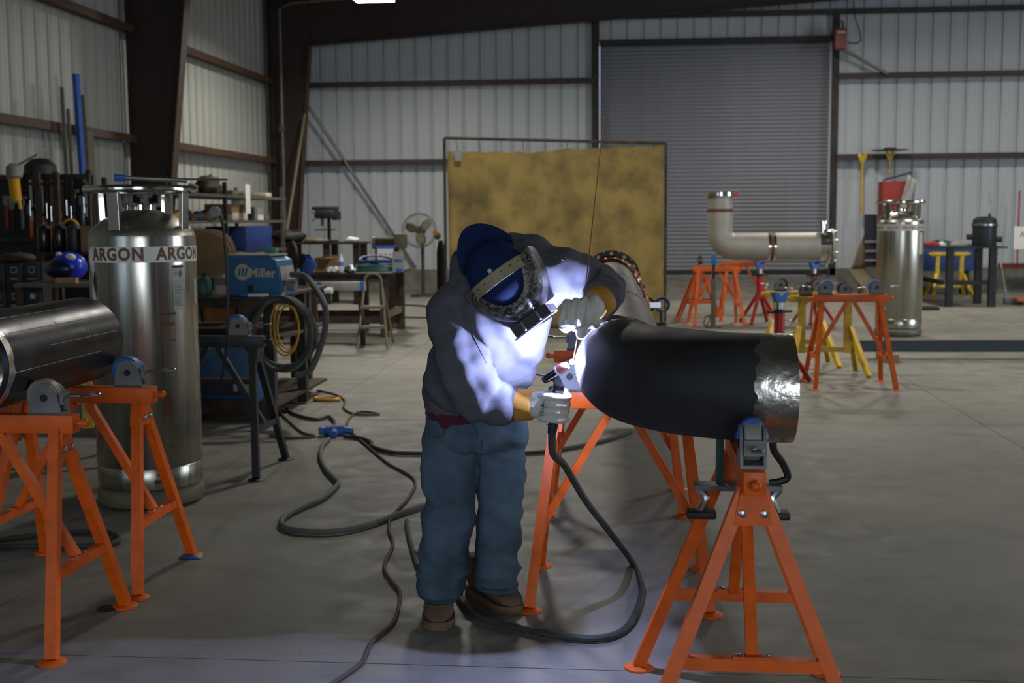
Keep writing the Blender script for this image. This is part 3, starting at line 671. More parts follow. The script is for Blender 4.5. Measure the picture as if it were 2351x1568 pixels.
# hoodie
mb = MB()
def tor(px, py, Y, hw, d, tilt, back=0.0):
    a = (X_*math.cos(R(tilt))+Z_*math.sin(R(tilt))).normalized(); return (jt(px, py, Y), a, hw, Y_, d)
ell_rings(mb, [tor(1092, 938, 4.16, .168, .135, 0), tor(1088, 905, 4.15, .176, .15, 0), tor(1100, 865, 4.13, .190, .165, 3), tor(1118, 805, 4.09, .198, .17, 8), tor(1136, 738, 4.03, .200, .165, 16), tor(1145, 682, 3.99, .182, .135, 22), tor(1152, 645, 3.96, .13, .10, 24), tor(1160, 618, 3.95, .08, .075, 24)])
mb.tube(smooth_path([jt(1075, 700, 3.99), shR, jt(1052, 790, 3.93), elR, jt(1128, 922, 3.885), wrR], 5), [.09]*4+[.088]*5+[.082]*5+[.08]*5+[.068]*5+[.058, .056], 20)
mb.tube(smooth_path([jt(1215, 660, 3.99), shL, jt(1322, 640, 4.03), elL, jt(1386, 674, 3.95), wrL], 5), [.1]*4+[.088]*5+[.078]*5+[.07]*5+[.062]*5+[.056, .054], 20)
for (x, y, Y, r) in ((1090, 640, 3.99, .075), (1078, 612, 4.0, .06), (1110, 590, 4.03, .07), (1220, 600, 4.03, .085), (1180, 590, 4.04, .08), (1085, 668, 3.95, .06)): mb.sphere(jt(x, y, Y), r, seg=14, ri=10)
hd = remeshed(mb, .0085, 8)
eA, sA = elR, elL
def cloth(p, n):
    d = .005*ridge(V((p.x*9+p.z*9, p.y*8, p.z*7-p.x*6)), 1)+.007*ridge(V((p.x*1.0+p.z*.8, p.y*1.2, p.z*1.1-p.x*.7)), 8) + .005*noise.noise(p*15)
    for e_, rad in ((elR, .17), (elL, .15), (wrL, .10)):
        q = (p-e_).length
        if q < rad: d += (1-q/rad)*.006*math.sin((p-e_).dot(V((.5, .3, -.8)))*95+4*noise.noise(p*7))
    q = (p-jt(1140, 880, 4.0)).length
    if q < .22: d += (1-q/.22)*.012*math.sin(p.z*70+p.x*25+5*noise.noise(p*6))
    q = (p-jt(1120, 800, 3.85)).length
    if q < .22: d += (1-q/.22)*.007*math.sin((p.x*.9+p.z*.45)*75+4*noise.noise(p*6))
    return d
displace(hd, cloth); hd.transform(Matrix.Translation(-MO)); ho = finish('hoodie', hd, M['hoodie'], man)
# chest seam, pocket edge and cuffs of the hoodie
P('waistband', ell_rings(MB(), [(c-MO, a, ra, b_, rb) for c, a, ra, b_, rb in (tor(1092, 946, 4.16, .172, .138, 0), tor(1091, 930, 4.16, .179, .146, 0), tor(1089, 912, 4.155, .172, .14, 0))]), M['hoodie'], ho)
def cuff(parent, c, d, r, l, m, name, lip=.004):
    d = d.normalized(); u = d.orthogonal().normalized(); b_ = d.cross(u); c = c-MO
    return P(name, ell_rings(MB(), [(c-d*l/2, u, r*.93, b_, r*.93), (c-d*l*.3, u, r+lip, b_, r+lip), (c+d*l*.3, u, r+lip, b_, r+lip), (c+d*l/2, u, r*.93, b_, r*.93)]), m, parent)
cuff(ho, wrR-(wrR-elR).normalized()*.005, wrR-elR, .053, .05, M['hoodie'], 'cuff'); cuff(ho, wrL-(wrL-jt(1386, 684, 3.95)).normalized()*.01, wrL-jt(1386, 684, 3.95), .052, .045, M['hoodie'], 'cuff')
# maroon shirt tail under the hem
mb = MB(); rows = [[], [], []]
for j in range(49):
    a = math.pi+math.pi*j/48*1.0 if False else -math.pi+2*math.pi*j/48
    front = max(0, -math.sin(a)); side = math.cos(a)
    for k in range(3):
        c, ax, ra, by, rb = tor(1094, 930, 4.16, .176, .142, 0); dz = -(.0, .028, .055)[k]*(.75+.35*math.sin(a*3+1)) - (.02 if side < -.5 else 0)*k/2-(.03*front*max(0, side)*k/2)
        w_ = 1+.01*math.sin(a*14)*k
        rows[k].append(c+ax*(ra*math.cos(a)*w_)+by*(rb*math.sin(a)*w_)+V((0, 0, .012+dz))-MO)
mb.rings(rows, close=False); P('shirt_tail', mb, M['maroon'], man)
# jeans
mb = MB()
ell_rings(mb, [(jt(1094, 930, 4.16), X_, .158, Y_, .125), (jt(1094, 965, 4.16), X_, .17, Y_, .135), (jt(1094, 1000, 4.16), X_, .17, Y_, .13), (jt(1094, 1020, 4.16), X_, .15, Y_, .11)])
mb.tube(smooth_path([hipR, jt(1030, 1080, 4.13), kneeR, jt(1020, 1270, 4.11), ankR+V((0, 0, -.015))], 5), [.09]*3+[.088]*5+[.083]*5+[.08]*5+[.075, .073, .073], 20)
mb.tube(smooth_path([hipL, jt(1150, 1080, 4.17), kneeL, jt(1142, 1270, 4.2), ankL+V((0, 0, -.02))], 5), [.086]*3+[.08]*5+[.073]*5+[.072]*5+[.07, .069, .069], 20)
jn = remeshed(mb, .009, 5)
def denim(p, n):
    d = .005*ridge(V((p.x, p.y, p.z*1.3+p.x*.6)), 7)+.002*noise.noise(p*18)
    k = .4+.6*max(0, 1-p.z/.28)
    for k_ in (kneeR, kneeL): k = max(k, 1-(p-k_).length/.17)
    d += k*.022*ridge(V((p.x*6+p.y*3, p.y*6, p.z*15+p.x*7)), 1)
    q = (p-jt(1105, 1010, 4.05)).length
    if q < .17: d += (1-q/.17)*.010*ridge(V((p.x*3, 0, (p.z-.9*abs(p.x-MO.x+.02))*20)), 1)
    return d
displace(jn, denim); jn.transform(Matrix.Translation(-MO)); jo = finish('jeans', jn, M['denim'], man)
from mathutils.bvhtree import BVHTree
bvj = BVHTree.FromPolygons([v.co+MO for v in jn.vertices], [p.vertices[:] for p in jn.polygons])
for a_ in (ankR, ankL):
    pts = []
    for i in range(36):
        d_ = V((math.cos(2*math.pi*i/36), math.sin(2*math.pi*i/36), 0)); h_ = bvj.ray_cast(a_+V((0, 0, -.02))+d_*.2, -d_)
        if h_[0] is not None and (h_[0]-a_).length < .1: pts.append(h_[0]-d_*.001-MO)
    if len(pts) > 20: P('hem', MB().tube(pts, .0055, 8, closed=True), M['denim_seam'], jo)
def seam(obj, pix, r, m, name):
    me = obj.data; bv = BVHTree.FromPolygons([v.co+MO for v in me.vertices], [p.vertices[:] for p in me.polygons]); out = []
    for i in range(len(pix)-1):
        for k in range(8):
            t = k/8; d = ray(pix[i][0]+(pix[i+1][0]-pix[i][0])*t, pix[i][1]+(pix[i+1][1]-pix[i][1])*t).normalized()
            h = bv.ray_cast(CAM, d)
            if h[0] is not None: out.append(h[0]-MO)
    if len(out) > 2: P(name, MB().tube(out, r, 6), m, obj)
seam(jo, [(984, 975), (986, 1005), (1020, 1000), (1022, 960)], .0022, M['denim_seam'], 'side_pocket')
seam(jo, [(1106, 1010), (1103, 1080), (1100, 1180), (1097, 1290)], .002, M['denim_seam'], 'inseam')
seam(jo, [(1080, 965), (1092, 985), (1100, 1010)], .002, M['denim_seam'], 'fly_seam')
seam(ho, [(1150, 880), (1190, 872), (1235, 852)], .0022, M['hoodie'], 'pocket_seam')
seam(ho, [(1075, 740), (1095, 790), (1120, 840)], .002, M['hoodie'], 'armhole_seam')
seam(ho, [(1228, 590), (1262, 586), (1300, 600)], .002, M['hoodie'], 'armhole_seam')

# boots
def boot(heel, toe, name='boot'):
    d = V((toe.x-heel.x, toe.y-heel.y, 0)); L_ = .30; d.normalize(); s = d.cross(Z_)
    b = thing(name, 'x', 'y'); del b['label']; del b['category']; b.parent = man; c0 = V((heel.x, heel.y, 0))-MO
    # sections along the foot: position, half width, height, sole height
    sec = [(-.01, .026, .10), (.03, .040, .115), (.08, .044, .125), (.13, .045, .12), (.18, .050, .098), (.22, .053, .086), (.26, .050, .074), (.285, .040, .060), (.302, .022, .045)]
    rg = []
    for x, w_, h_ in sec:
        ring = []
        for j in range(20):
            a = 2*math.pi*j/20; cx, cz = math.cos(a), math.sin(a)
            sx = math.copysign(abs(cx)**.7, cx); sz = math.copysign(abs(cz)**.75, cz)
            ring.append(c0+d*x+s*(w_*sx*(1 if cz < .2 else 1-.18*cz))+Z_*(.028+(h_-.028)/2+(h_-.028)/2*sz))
        rg.append(ring)
    up = MB(); up.rings(rg)
    for z0 in (0,): up.tube([c0+d*.055+Z_*.08, c0+d*.05+Z_*.16], [.052, .05], 18)
    P('upper', up, M['boot'], b)
    so = MB(); n = 18; out = []
    for x, w_ in [(-.018, .02), (.0, .038), (.04, .047), (.1, .049), (.16, .052), (.21, .058), (.255, .056), (.29, .044), (.31, .022)]: out.append((x, w_))
    poly = [(x, w_) for x, w_ in out]+[(x, -w_) for x, w_ in reversed(out)]
    so.rings([[c0+d*x+s*y+Z_*z for x, y in poly] for z in (.001, .03)]); P('sole', so, M['sole'], b)
    st = MB(); st.tube(smooth_path([c0+d*.20+s*.047+Z_*.06, c0+d*.255+s*.038+Z_*.075, c0+d*.275+Z_*.076, c0+d*.255-s*.038+Z_*.075, c0+d*.20-s*.047+Z_*.06], 4), .0025, 6); P('toe_seam', st, M['sole'], b)
    tg = MB(); tg.box((0, 0, 0), (.05, .075, .06), Matrix.Translation(c0+d*.115+Z_*.118) @ Matrix((s, d, Z_)).transposed().to_4x4() @ Matrix.Rotation(R(-22), 4, 'X'), ch=.02); P('tongue', tg, M['boot'], b)
    return b
hr = G(1010, 1392); tr = G(1006, 1447); boot(V((hr.x-.005, tr.y+.295, 0)), V((tr.x, tr.y, 0)))
hl = G(1088, 1360); tl = G(1166, 1401); boot(hl+V((.0, .0, 0)), tl)

# gloves
def glove(wr, ha, side, fingers, thumb, palm_r, lab):
    g = thing('glove', 'x', 'y'); del g['label']; del g['category']; g.parent = man; g['label'] = lab
    d = (ha-wr).normalized(); mb = MB()
    mb.tube([wr+d*.02, wr+d*.06, ha, ha+d*.03], [.040, .042, palm_r, palm_r*.7], 18)
    for f in fingers: mb.tube(smooth_path(f, 3), [.0125]*(len(smooth_path(f, 3))-1)+[.009], 10)
    mb.tube(smooth_path(thumb, 3), [.0150]*(len(smooth_path(thumb, 3))-1)+[.010], 10)
    me = remeshed(mb, .0034, 4); displace(me, lambda p, n: .0012*noise.noise(p*60)+.0012*ridge(p, 35)); me.transform(Matrix.Translation(-MO)); finish('hand_leather', me, M['glove'], g)
    return g
# right hand closed round the torch handle, which stands nearly upright at TH
TH0, TH1 = jt(1270, 975, 3.855), jt(1283, 885, 3.85)
hx = (TH1-TH0).normalized()
fR = []
for k in range(4):
    c = TH0+hx*(.022+.024*k); o_ = V((-.045, -.004, 0))
    fR.append([haR+V((-.01, -.018, -.037+.023*k)), c+V((-.018, -.034, .002)), c+V((.012, -.036, 0)), c+V((.034, -.016, -.002)), c+V((.030, .012, -.002)), c+V((.012, .022, -.002))][:6 if k < 3 else 5])
thR = [haR+V((.0, -.0, .035)), jt(1262, 903, 3.865), jt(1285, 900, 3.87), jt(1304, 903, 3.87)]
gR = glove(wrR, haR, -1, fR, thR, .043, 'pale leather welding glove gripping the torch')
fL = []
for k in range(4):
    b0 = jt(1352-8*k+10, 695+2*k, 3.775+.022*k*0-.004*k)+V((.004-.018*k, -.012, .012-.001*k))
    t0 = b0+V((-.006, -.024, -.028)); t1 = b0+V((-.012, -.020, -.062)); t2 = b0+V((-.004, .006, -.082)); t3 = b0+V((.012, .02, -.07))
    fL.append([haL+V((.012-.014*k, .0, .016)), b0, t0, t1, t2, t3])
thL = [haL+V((.0, .0, -.02)), jt(1340, 748, 3.765), jt(1336, 765, 3.76), jt(1330, 772, 3.77)]
gL = glove(wrL, haL, 1, fL, thL, .046, 'pale leather welding glove holding the filler rod')
def gauntlet(g, p, q, r0, r1):
    d = (q-p).normalized(); u = d.orthogonal().normalized(); b_ = d.cross(u)
    P('cuff', ell_rings(MB(), [(p-MO, u, r0*.97, b_, r0*.97), (p+d*.004-MO, u, r0, b_, r0), (q-d*.004-MO, u, r1, b_, r1), (q-MO, u, r1*.93, b_, r1*.93)], 28), M['leather'], g, 'mustard leather gauntlet cuff')
gauntlet(gR, wrR-(haR-wrR).normalized()*.012, wrR+(haR-wrR)*.66, .057, .049); gauntlet(gL, wrL-(haL-wrL).normalized()*.014, wrL+(haL-wrL)*.42, .053, .048)
for i, (s_, z_) in enumerate((('TILLMAN', 0.0), ('50', 1))):
    text(s_, .017 if i == 0 else .014, M['label_grey'], gR, Matrix.Translation(haR-MO+V((.012-.02*0+i*.016-.012, -.0505, .004))) @ Matrix.Rotation(R(90), 4, 'X') @ Matrix.Rotation(R(84), 4, 'Z'), .0012, .0003)

# cap: panels, button and brim under the hood band
MH = Matrix((HOOD_L, -HOOD_F, HOOD_U)).transposed().to_4x4()   # local x = his left, -y = face, z = crown
MHW = Matrix.Translation(HC-MO) @ MH
cap = MB(); prof = [(.103, -.01), (.105, .02), (.101, .05), (.088, .078), (.065, .099), (.036, .112), (.0, .117)]
rg = [[(r*math.cos(2*math.pi*j/48)*.94*(1+.006*math.cos(12*math.pi*j/48*1)), r*math.sin(2*math.pi*j/48)*1.10*(1+.006*math.cos(6*2*math.pi*j/48)), z) for j in range(48)] for r, z in prof]
cap.rings(rg, cap=False, M=MHW); co = P('cap', cap, M['cap'], man)
P('button', MB().lathe([(0, .004), (.006, .003), (.0075, 0), (0, -.004)], 14, MHW @ T(0, .012, .118)), M['offwhite'], co)
brim = MB(); rows = [[], [], []]
for j in range(17):
    a = R(25+130*j/16)
    for k, (r0, z0) in enumerate(((1.0, -.002), (1.35, .022), (1.62, .03))): rows[k].append((.098*math.cos(a)*(1+.2*(r0-1)), .112*math.sin(a)*r0, z0-.012*abs(math.cos(a))*k))
brim.rings(rows, close=False, M=MHW); P('brim', brim, M['cap'], co)
# welding hood: headband strap and a shell that wraps the face, open on top
wh = thing('welding_hood', 'x', 'y'); del wh['label']; del wh['category']; wh.parent = man; wh['label'] = 'patterned welding hood lowered over the face'
sh_ = MB(); sr = []
def shell_sec(z, rx, ry, y0, span, t=0.0, n=41):
    return [((rx+t)*math.sin(R(-span+2*span*j/(n-1))), y0-(ry+t)*math.cos(R(-span+2*span*j/(n-1))), z) for j in range(n)]
secs = [(.075, .080, .098, -.012, 96), (.066, .100, .125, -.010, 96), (.048, .118, .148, -.006, 96), (.02, .126, .160, .0, 96), (-.03, .128, .166, .004, 95), (-.09, .124, .168, .006, 92), (-.14, .112, .158, .008, 86), (-.18, .090, .135, .01, 78)]
def hood_part(sl, name, m):
    mb = MB(); outer = [shell_sec(*s) for s in sl]; inner = [shell_sec(s[0], s[1]-.004, s[2]-.004, *s[3:]) for s in sl]
    mb.rings([o_+i_[::-1] for o_, i_ in zip(outer, inner)], cap=True, M=MHW); return P(name, mb, m, wh)
hood_part(secs[:4], 'crown_rim', M['tooled']); hood_part(secs[3:], 'face_shell', mat('scratched_shell', '#6d675c', .35, var=.4, scale=18, color2='#37332d'))
strap = MB(); rows = [[], [], [], []]
for j in range(25):
    a = R(180*j/24)
    for k, (y, t) in enumerate(((-.030, 0), (.008, 0), (.008, .003), (-.030, .003))): rows[k].append(((.103+t)*math.cos(a), y-.005*math.sin(a), .018+(.104+t)*math.sin(a)))
strap.rings([list(q) for q in zip(*rows)], M=MHW); P('head_strap', strap, M['strap'], wh)
for j in range(7):
    a = R(38+18*j); P('strap_hole', MB().lathe([(0, 0), (.0022, 0), (.0022, .0012), (0, .0012)], 8, MHW @ Matrix.Translation((.1065*math.cos(a), -.011, .018+.1075*math.sin(a))) @ Matrix.Rotation(math.pi/2-a, 4, 'Y')), M['black'], wh)
for s in (-1, 1): P('pivot_knob', MB().lathe([(0, 0), (.02, 0), (.02, .012), (.012, .018), (0, .018)], 16, MHW @ T(s*.108, -.005, .022, ry=s*math.pi/2)), M['castgrey'], wh)
fx = MB(); fx.box((0, -.176, -.035), (.135, .030, .125), MHW, ch=.004); lens = P('lens_frame', fx, mat('lens_frame_pale', '#b9b5ab', .4), wh)
P('lens', MB().box((0, -.193, -.04), (.108, .006, .09), MHW), M['glass_lens'], lens)
for x, w_ in ((-.05, .035), (.0, .052), (.05, .035)): P('lens_clip', MB().box((x, -.178, .034), (w_, .036, .016), MHW), M['gloss_black'], lens)
P('retaining_bar', MB().tube([(-.078, -.198, .03), (.078, -.198, .03)], .003, 8, M=MHW), M['zinc'], lens)

# ---------------------------------------------------------------- torch, rod, arc
tg = thing('welding_torch', 'black welding torch with pink ceramic cup held at the weld', 'torch', TH0)
to = V(TH0); arc = V((-.179, 3.812, .948))
hd0, hd1 = jt(1280, 876, 3.845), jt(1267, 861, 3.838)
cup0 = jt(1288, 848, 3.825); cd_ = (arc-cup0).normalized()
P('handle', MB().tube([TH0-hx*.03-to, TH0-to, TH1-to, hd0-to, hd1+cd_*.005-to], [.014, .0165, .0165, .0135, .013], 16), M['black_rubber'], tg)
for k in range(6): c_ = TH1-hx*(.002+.0055*k)-to; P('grip_rib', MB().tube([c_, c_+hx*.003], [.0185, .0185], 18), M['gloss_black'], tg)
P('head', MB().tube([hd1-cd_*.022-to, hd1+cd_*.022-to, hd1+cd_*.03-to], [.0145, .0145, .013], 16), M['gloss_black'], tg)
P('back_cap', MB().tube([hd1-cd_*.034-to, hd1-cd_*.022-to], [.0115, .0125], 14), M['black_rubber'], tg)
P('collar', MB().tube([hd1+cd_*.022-to, hd1+cd_*.029-to], [.0178, .0178], 18), M['white'], tg)
P('cup', MB().tube([hd1+cd_*.029-to, hd1+cd_*.04-to, arc-cd_*.028-to, arc-cd_*.020-to], [.0165, .0165, .0145, .012], 18), mat('pink_ceramic', '#8f5450', .5), tg)
P('electrode', MB().tube([arc-cd_*.03-to, arc-cd_*.004-to], [.0016, .0008], 8), M['zinc'], tg)
P('trigger_knob', MB().sphere(hd0+V((-.02, -.008, -.022))-to, .009, seg=10, ri=8), M['black_rubber'], tg)
ab = MB().sphere((0, 0, 0), .008, seg=14, ri=10).build('welding_arc', mat('arc_plasma', '#ffffff', .5, emit=(.86, .84, 1), estr=700)); ab.location = arc; tag(ab, 'blinding white welding arc at the torch tip', 'arc')
pl = bpy.data.lights.new('arc_light', 'POINT'); pl.energy = 92; pl.color = (.42, .50, 1); pl.shadow_soft_size = .008
po = bpy.data.objects.new('arc_light', pl); col.objects.link(po); po.location = arc+V((-.004, -.003, .003)); po.parent = None
rod0, rod1 = jt(1387, 266, 3.70), arc+V((.004, .004, .006))
gp = jt(1341, 690, 3.762)
tag(MB().tube([rod0, gp, gp+(rod1-gp)*.5, rod1], .0016, 8).build('filler_rod', M['rod']), 'thin copper-coloured filler rod rising from the raised glove', 'filler rod')

# hoses and cables lying on the floor
def cable(pts, r, m, name, label, cat='cable', n=10, seg=8):
    pp = [(G(p[0], p[1], r+.002) if len(p) == 2 else (V(p[:3]))) for p in pts]
    return tag(MB().tube(smooth_path(pp, n), r, seg).build(name, m), label, cat)
a1 = TH0-hx*.028
cable([tuple(a1), tuple(a1+V((.004, .01, -.07))), tuple(jt(1297, 1070, 3.93)), tuple(jt(1345, 1150, 4.08)), tuple(jt(1395, 1215, 4.28)), (1452, 1292), (1473, 1352), (1455, 1418), (1415, 1456), (1345, 1466), (1240, 1452), (1150, 1432), (1094, 1413), (1064, 1386), (1040, 1345), (990, 1310), (955, 1270)], .0125, M['cable'], 'torch_cable', 'thick torch cable looping from the glove down across the floor')
# ---------------------------------------------------------------- welding curtain
cu = thing('welding_curtain', 'mustard canvas welding curtain hung in a thin brown pipe frame', 'curtain', G(1275, 757))
co_ = V(cu.location); TLc, TRc = A(1020, 317, 15.0), A(1529, 329, 15.5); BLc, BRc = V((TLc.x, 15.0, 0)), V((TRc.x, 15.5, 0))
for n_, p, q in (('post', BLc, TLc), ('post', BRc, TRc), ('top_rail', TLc, TRc)): P(n_, MB().tube([p-co_, q-co_], .018, 8), M['rust'], cu)
for p in (BLc, BRc): P('foot', MB().bar(p-co_+V((0, -.35, .02)), p-co_+V((0, .35, .02)), .04, .04), M['rust'], cu)
TL, TR, BL, BR = A(1027, 346, 15.0), A(1524, 331, 15.48), A(1034, 757, 15.0), A(1522, 752, 15.48)
mb = MB(); rg = []
for i in range(41):
    t = i/40; row = []
    for k in range(25):
        s_ = k/24; p = TL.lerp(TR, t).lerp(BL.lerp(BR, t), s_); top = TL.lerp(TR, t)
        p = p+V((0, .035*math.sin(t*17+1.5*math.sin(t*5))*(.35+.65*s_)+.015*noise.noise(V((t*9, s_*6, 0))), -.035*math.sin(math.pi*t)*(1-s_)*(1 if t < .5 else .3)+(-.02*abs(math.sin(t*9*math.pi))*(1-s_))))
        row.append(p-co_)
    rg.append(row)
mb.rings(rg, close=False); cvs = P('canvas', mb, M['canvas'], cu, 'stained mustard canvas'); sd = cvs.modifiers.new('thick', 'SOLIDIFY'); sd.thickness = .003
for i in range(10): t = (i+.5)/10; p = TL.lerp(TR, t); q = TLc.lerp(TRc, t); P('hook', MB().tube([p-co_+V((0, 0, -.03)), q-co_], .004, 6), M['steel_dark'], cu)
P('patch', MB().box(A(1052, 358, 14.95)-co_, (.09, .006, .12)), M['sheet_grey'], cu)

# ---------------------------------------------------------------- stainless spool by the door with its supports
ss = thing('stainless_spool', 'matte stainless L-shaped pipe with flanges resting in front of the roll-up door', 'pipe', G(1760, 745)); so_ = V(ss.location)
PY = 16.2; rS = .178; cH = A(1760, 566, PY).z; xv = A(1653, 500, PY).x; xe = A(1893, 566, PY).x; zt = A(1653, 446, PY).z
RBs = .20; path = [V((xv, PY, zt)), V((xv, PY, cH+RBs))]+[V((xv+RBs-RBs*math.cos(R(9*i)), PY, cH+RBs-RBs*math.sin(R(9*i)))) for i in range(1, 10)]+[V((xv+RBs, PY, cH)), V((xe, PY, cH))]
path = [p-so_ for p in path]
P('pipe', MB().tube(path, [rS*.92]*2+[rS*.92+.08*rS*i/10 for i in range(1, 12)][:len(path)-2], 36), M['stainless_pipe'], ss)
def ringx(x, r, l, m, name): return P(name, MB().tube([V((x-l/2, PY, cH))-so_, V((x+l/2, PY, cH))-so_], r, 36), m, ss)
xb = A(1771, 566, PY).x
ringx(xb, rS+.004, .035, M['rust_stain'], 'weld_seam'); ringx(xb-.035, rS+.002, .03, M['stainless_bright'], 'bright_band'); ringx(xb+.035, rS+.002, .03, M['stainless_bright'], 'bright_band')
ringx(xe-.02, rS+.003, .1, M['stainless_bright'], 'bright_band'); ringx(xe+.045, rS+.05, .03, M['stainless_bright'], 'flange'); ringx(xe+.09, rS+.05, .03, M['stainless_pipe'], 'flange')
for i in range(8): a = R(22+45*i); c_ = V((xe+.04, PY+(rS+.025)*math.cos(a), cH+(rS+.025)*math.sin(a)))-so_; P('stud', MB().cyl(c_-V((.03, 0, 0)), c_+V((.1, 0, 0)), .012, 8), M['zinc'], ss)
mb = MB(); mb.lathe([(rS*.9, -.03), (rS+.035, -.02), (rS+.035, .02), (rS*.8, .02)], 36, Matrix.Translation(V((xv, PY, zt))-so_)); P('flange', mb, M['stainless_bright'], ss)
mb = MB(); mb.lathe([(rS*.92+.004, -.02), (rS*.92+.004, .02)], 36, Matrix.Translation(V((xv, PY, zt-.21))-so_)); P('weld_seam', mb, M['rust_stain'], ss)
xn = A(1889, 520, PY).x; mb = MB(); mb.tube([V((xn, PY, cH+rS-.01))-so_, V((xn, PY, cH+rS+.12))-so_], .045, 16); mb.tube([V((xn, PY, cH+rS+.12))-so_, V((xn, PY, cH+rS+.15))-so_], .075, 18); P('branch_nozzle', mb, M['stainless_bright'], ss)
P('red_tape', MB().box(V((xv+rS+.02, PY-.08, zt))-so_, (.05, .05, .07), ch=.008), mat('red_tape', '#c2302c', .5), ss)

def jack(loc, h, label, tall=1.0, rz=0.0):
    t = thing('jack_stand', label, 'jack stand', loc, rz, 'red adjustable jack stands')
    P('tube', MB().cyl((0, 0, h*.42), (0, 0, h*.78), .045, 14), M['red'], t); P('post', MB().cyl((0, 0, h*.5), (0, 0, h*.93), .03, 12), M['zinc'], t)
    for i in range(4):
        a = R(45+90*i); P('leg', MB().bar((.02*math.cos(a), .02*math.sin(a), h*.5), (.27*math.cos(a), .27*math.sin(a), .01), .035, .035), M['red'], t)
    P('crank', MB().cyl((-.12, 0, h*.80), (.12, 0, h*.80), .011, 8), M['black'], t); P('nut', MB().cyl((0, 0, h*.77), (0, 0, h*.83), .045, 8), M['black'], t)
    P('head', MB().prism([(-.075, .05), (-.045, .05), (0, .012), (.045, .05), (.075, .05), (.04, -.04), (-.04, -.04)], .06, T(z=h*.96, rx=math.pi/2)), M['blue_wheel'], t)
    P('pin', MB().tube(smooth_path([(.04, -.03, h*.7), (.09, -.04, h*.69), (.08, -.04, h*.6), (.06, -.04, h*.6)]), .006, 6), M['zinc'], t); return t
hz = cH-rS
jack((A(1745, 600, PY).x, PY, 0), hz*.955, 'red jack stand under the middle of the stainless pipe', rz=.3)
jack((A(1870, 600, PY).x, PY, 0), hz*.95, 'red jack stand under the flanged end of the stainless pipe', rz=.5)
gq = G(1790, 884); jack((A(1790, 700, 10.5).x, 10.5, 0), .74, 'red jack stand with blue head next to the black elbow end', rz=.44)
ps = G(1637, 752); t = thing('post_stand', 'grey post pipe stand with blue head and black crank by the door', 'pipe stand', (ps.x, ps.y, 0))
P('post', MB().cyl((0, 0, .012), (0, 0, .62), .03, 12), M['grey_steel'], t); P('screw', MB().cyl((0, 0, .6), (0, 0, .8), .018, 10), M['steel_dark'], t); P('base', MB().lathe([(0, 0), (.1, 0), (.1, .015), (.04, .02), (0, .02)], 20), M['grey_steel'], t)
P('crank', MB().cyl((-.13, 0, .7), (.13, 0, .7), .012, 8), M['black'], t); P('head', MB().box((0, 0, .86), (.06, .05, .14), ch=.01), M['blue_wheel'], t); P('hook', MB().tube(smooth_path([(-.03, 0, .16), (-.1, 0, .12), (-.11, 0, .03), (-.06, 0, .05), (-.04, 0, .14)]), .007, 6), M['steel_dark'], t)
stand((1.12, 16.0, 0), R(6), 'orange stand under the stainless pipe, nearest the red jack stand', 'orange_old', rollers=(), bolts=False)
stand((.95, 16.85, 0), R(90), 'orange stand turned endwise under the elbow of the stainless pipe', 'orange_old', rollers=((-.16, -1, 'wheel_dark'),), bolts=False)
stand((1.62, 17.6, 0), R(0), 'orange stand behind the stainless pipe, farthest by the door', 'orange_old', rollers=((.16, 1, 'wheel_dark'),), bolts=False)

# yellow two-post roller stands
def ystand(loc, rz, label, rollers=True, h=.70):
    t = thing('yellow_stand', label, 'pipe stand', loc, rz, 'yellow two-post stands')
    P('beam', MB().box((0, 0, h-.03), (.62, .07, .06), ch=.006), M['yellow'], t); P('sill', MB().box((0, 0, .22), (.42, .045, .045)), M['yellow'], t)
    for s in (-1, 1):
        P('post', MB().box((s*.20, 0, (h+.2)/2-.03), (.06, .06, h-.24)), M['yellow'], t)
        for u in (-1, 1):
            P('leg', MB().bar((s*.22, u*.02, .42), (s*.34, u*.26, .01), .042, .042), M['yellow'], t)
        P('pin', MB().cyl((s*.31, 0, h-.03), (s*.345, 0, h-.03), .02, 10), M['yellow'], t)
        if rollers: add_roller(t, s*.17, h, s, 'wheel_dark')
    return t
ystand((1.72, 10.98, 0), R(2), 'yellow two-post stand directly behind the empty orange stand')
ystand((1.58, 11.65, 0), R(2), 'yellow two-post stand, farther one behind the empty orange stand')
yq = A(2180, 600, 20.95); ystand((yq.x, 20.95, 0), R(5), 'yellow two-post stand behind the black table by the end wall', False, .78)
yl = G(205, 1050); ystand((-3.35, 6.75, 0), R(20), 'yellow two-post stand half hidden behind the argon cylinder', True, .72)

# ---------------------------------------------------------------- right side by the end wall
t = thing('steel_table', 'black steel table with heavy square legs by the end wall', 'table', (5.15, 19.8, 0))
P('top', MB().box((-.095, 0, .905), (1.25, 1.45, .025)), M['table_steel'], t)
for lx, ly in ((-.5, .62), (-.30, -.66), (.33, .1), (.33, -.66)): P('leg', MB().box((lx, ly, .446), (.1, .1, .892)), M['table_steel'], t)
P('stretcher', MB().box((.0, -.66, .37), (.66, .05, .07)), M['table_steel'], t); P('stretcher', MB().box((-.4, 0, .37), (.05, 1.3, .07)), M['table_steel'], t)
tb = A(2259, 571, 19.4); tk = thing('pressure_tank', 'dark cylindrical blast pot with side valves on the black table', 'tank', (tb.x, 19.4, .918))
P('body', MB().lathe([(0, 0), (.175, 0), (.178, .01), (.178, .29), (.19, .30), (.19, .34), (.178, .35), (.17, .41), (.12, .445), (0, .455)], 32), M['char'], tk); P('rim', MB().lathe([(.181, .31), (.193, .315), (.193, .335), (.181, .34)], 32, cap=False), M['zinc'], tk)
for s, z in ((-1, .14), (1, .1)): P('valve', MB().cyl((s*.17, 0, z), (s*.26, 0, z), .045, 12), M['rust'], tk)
P('knob', MB().cyl((.07, 0, .44), (.07, 0, .5), .02, 10), M['rust'], tk)
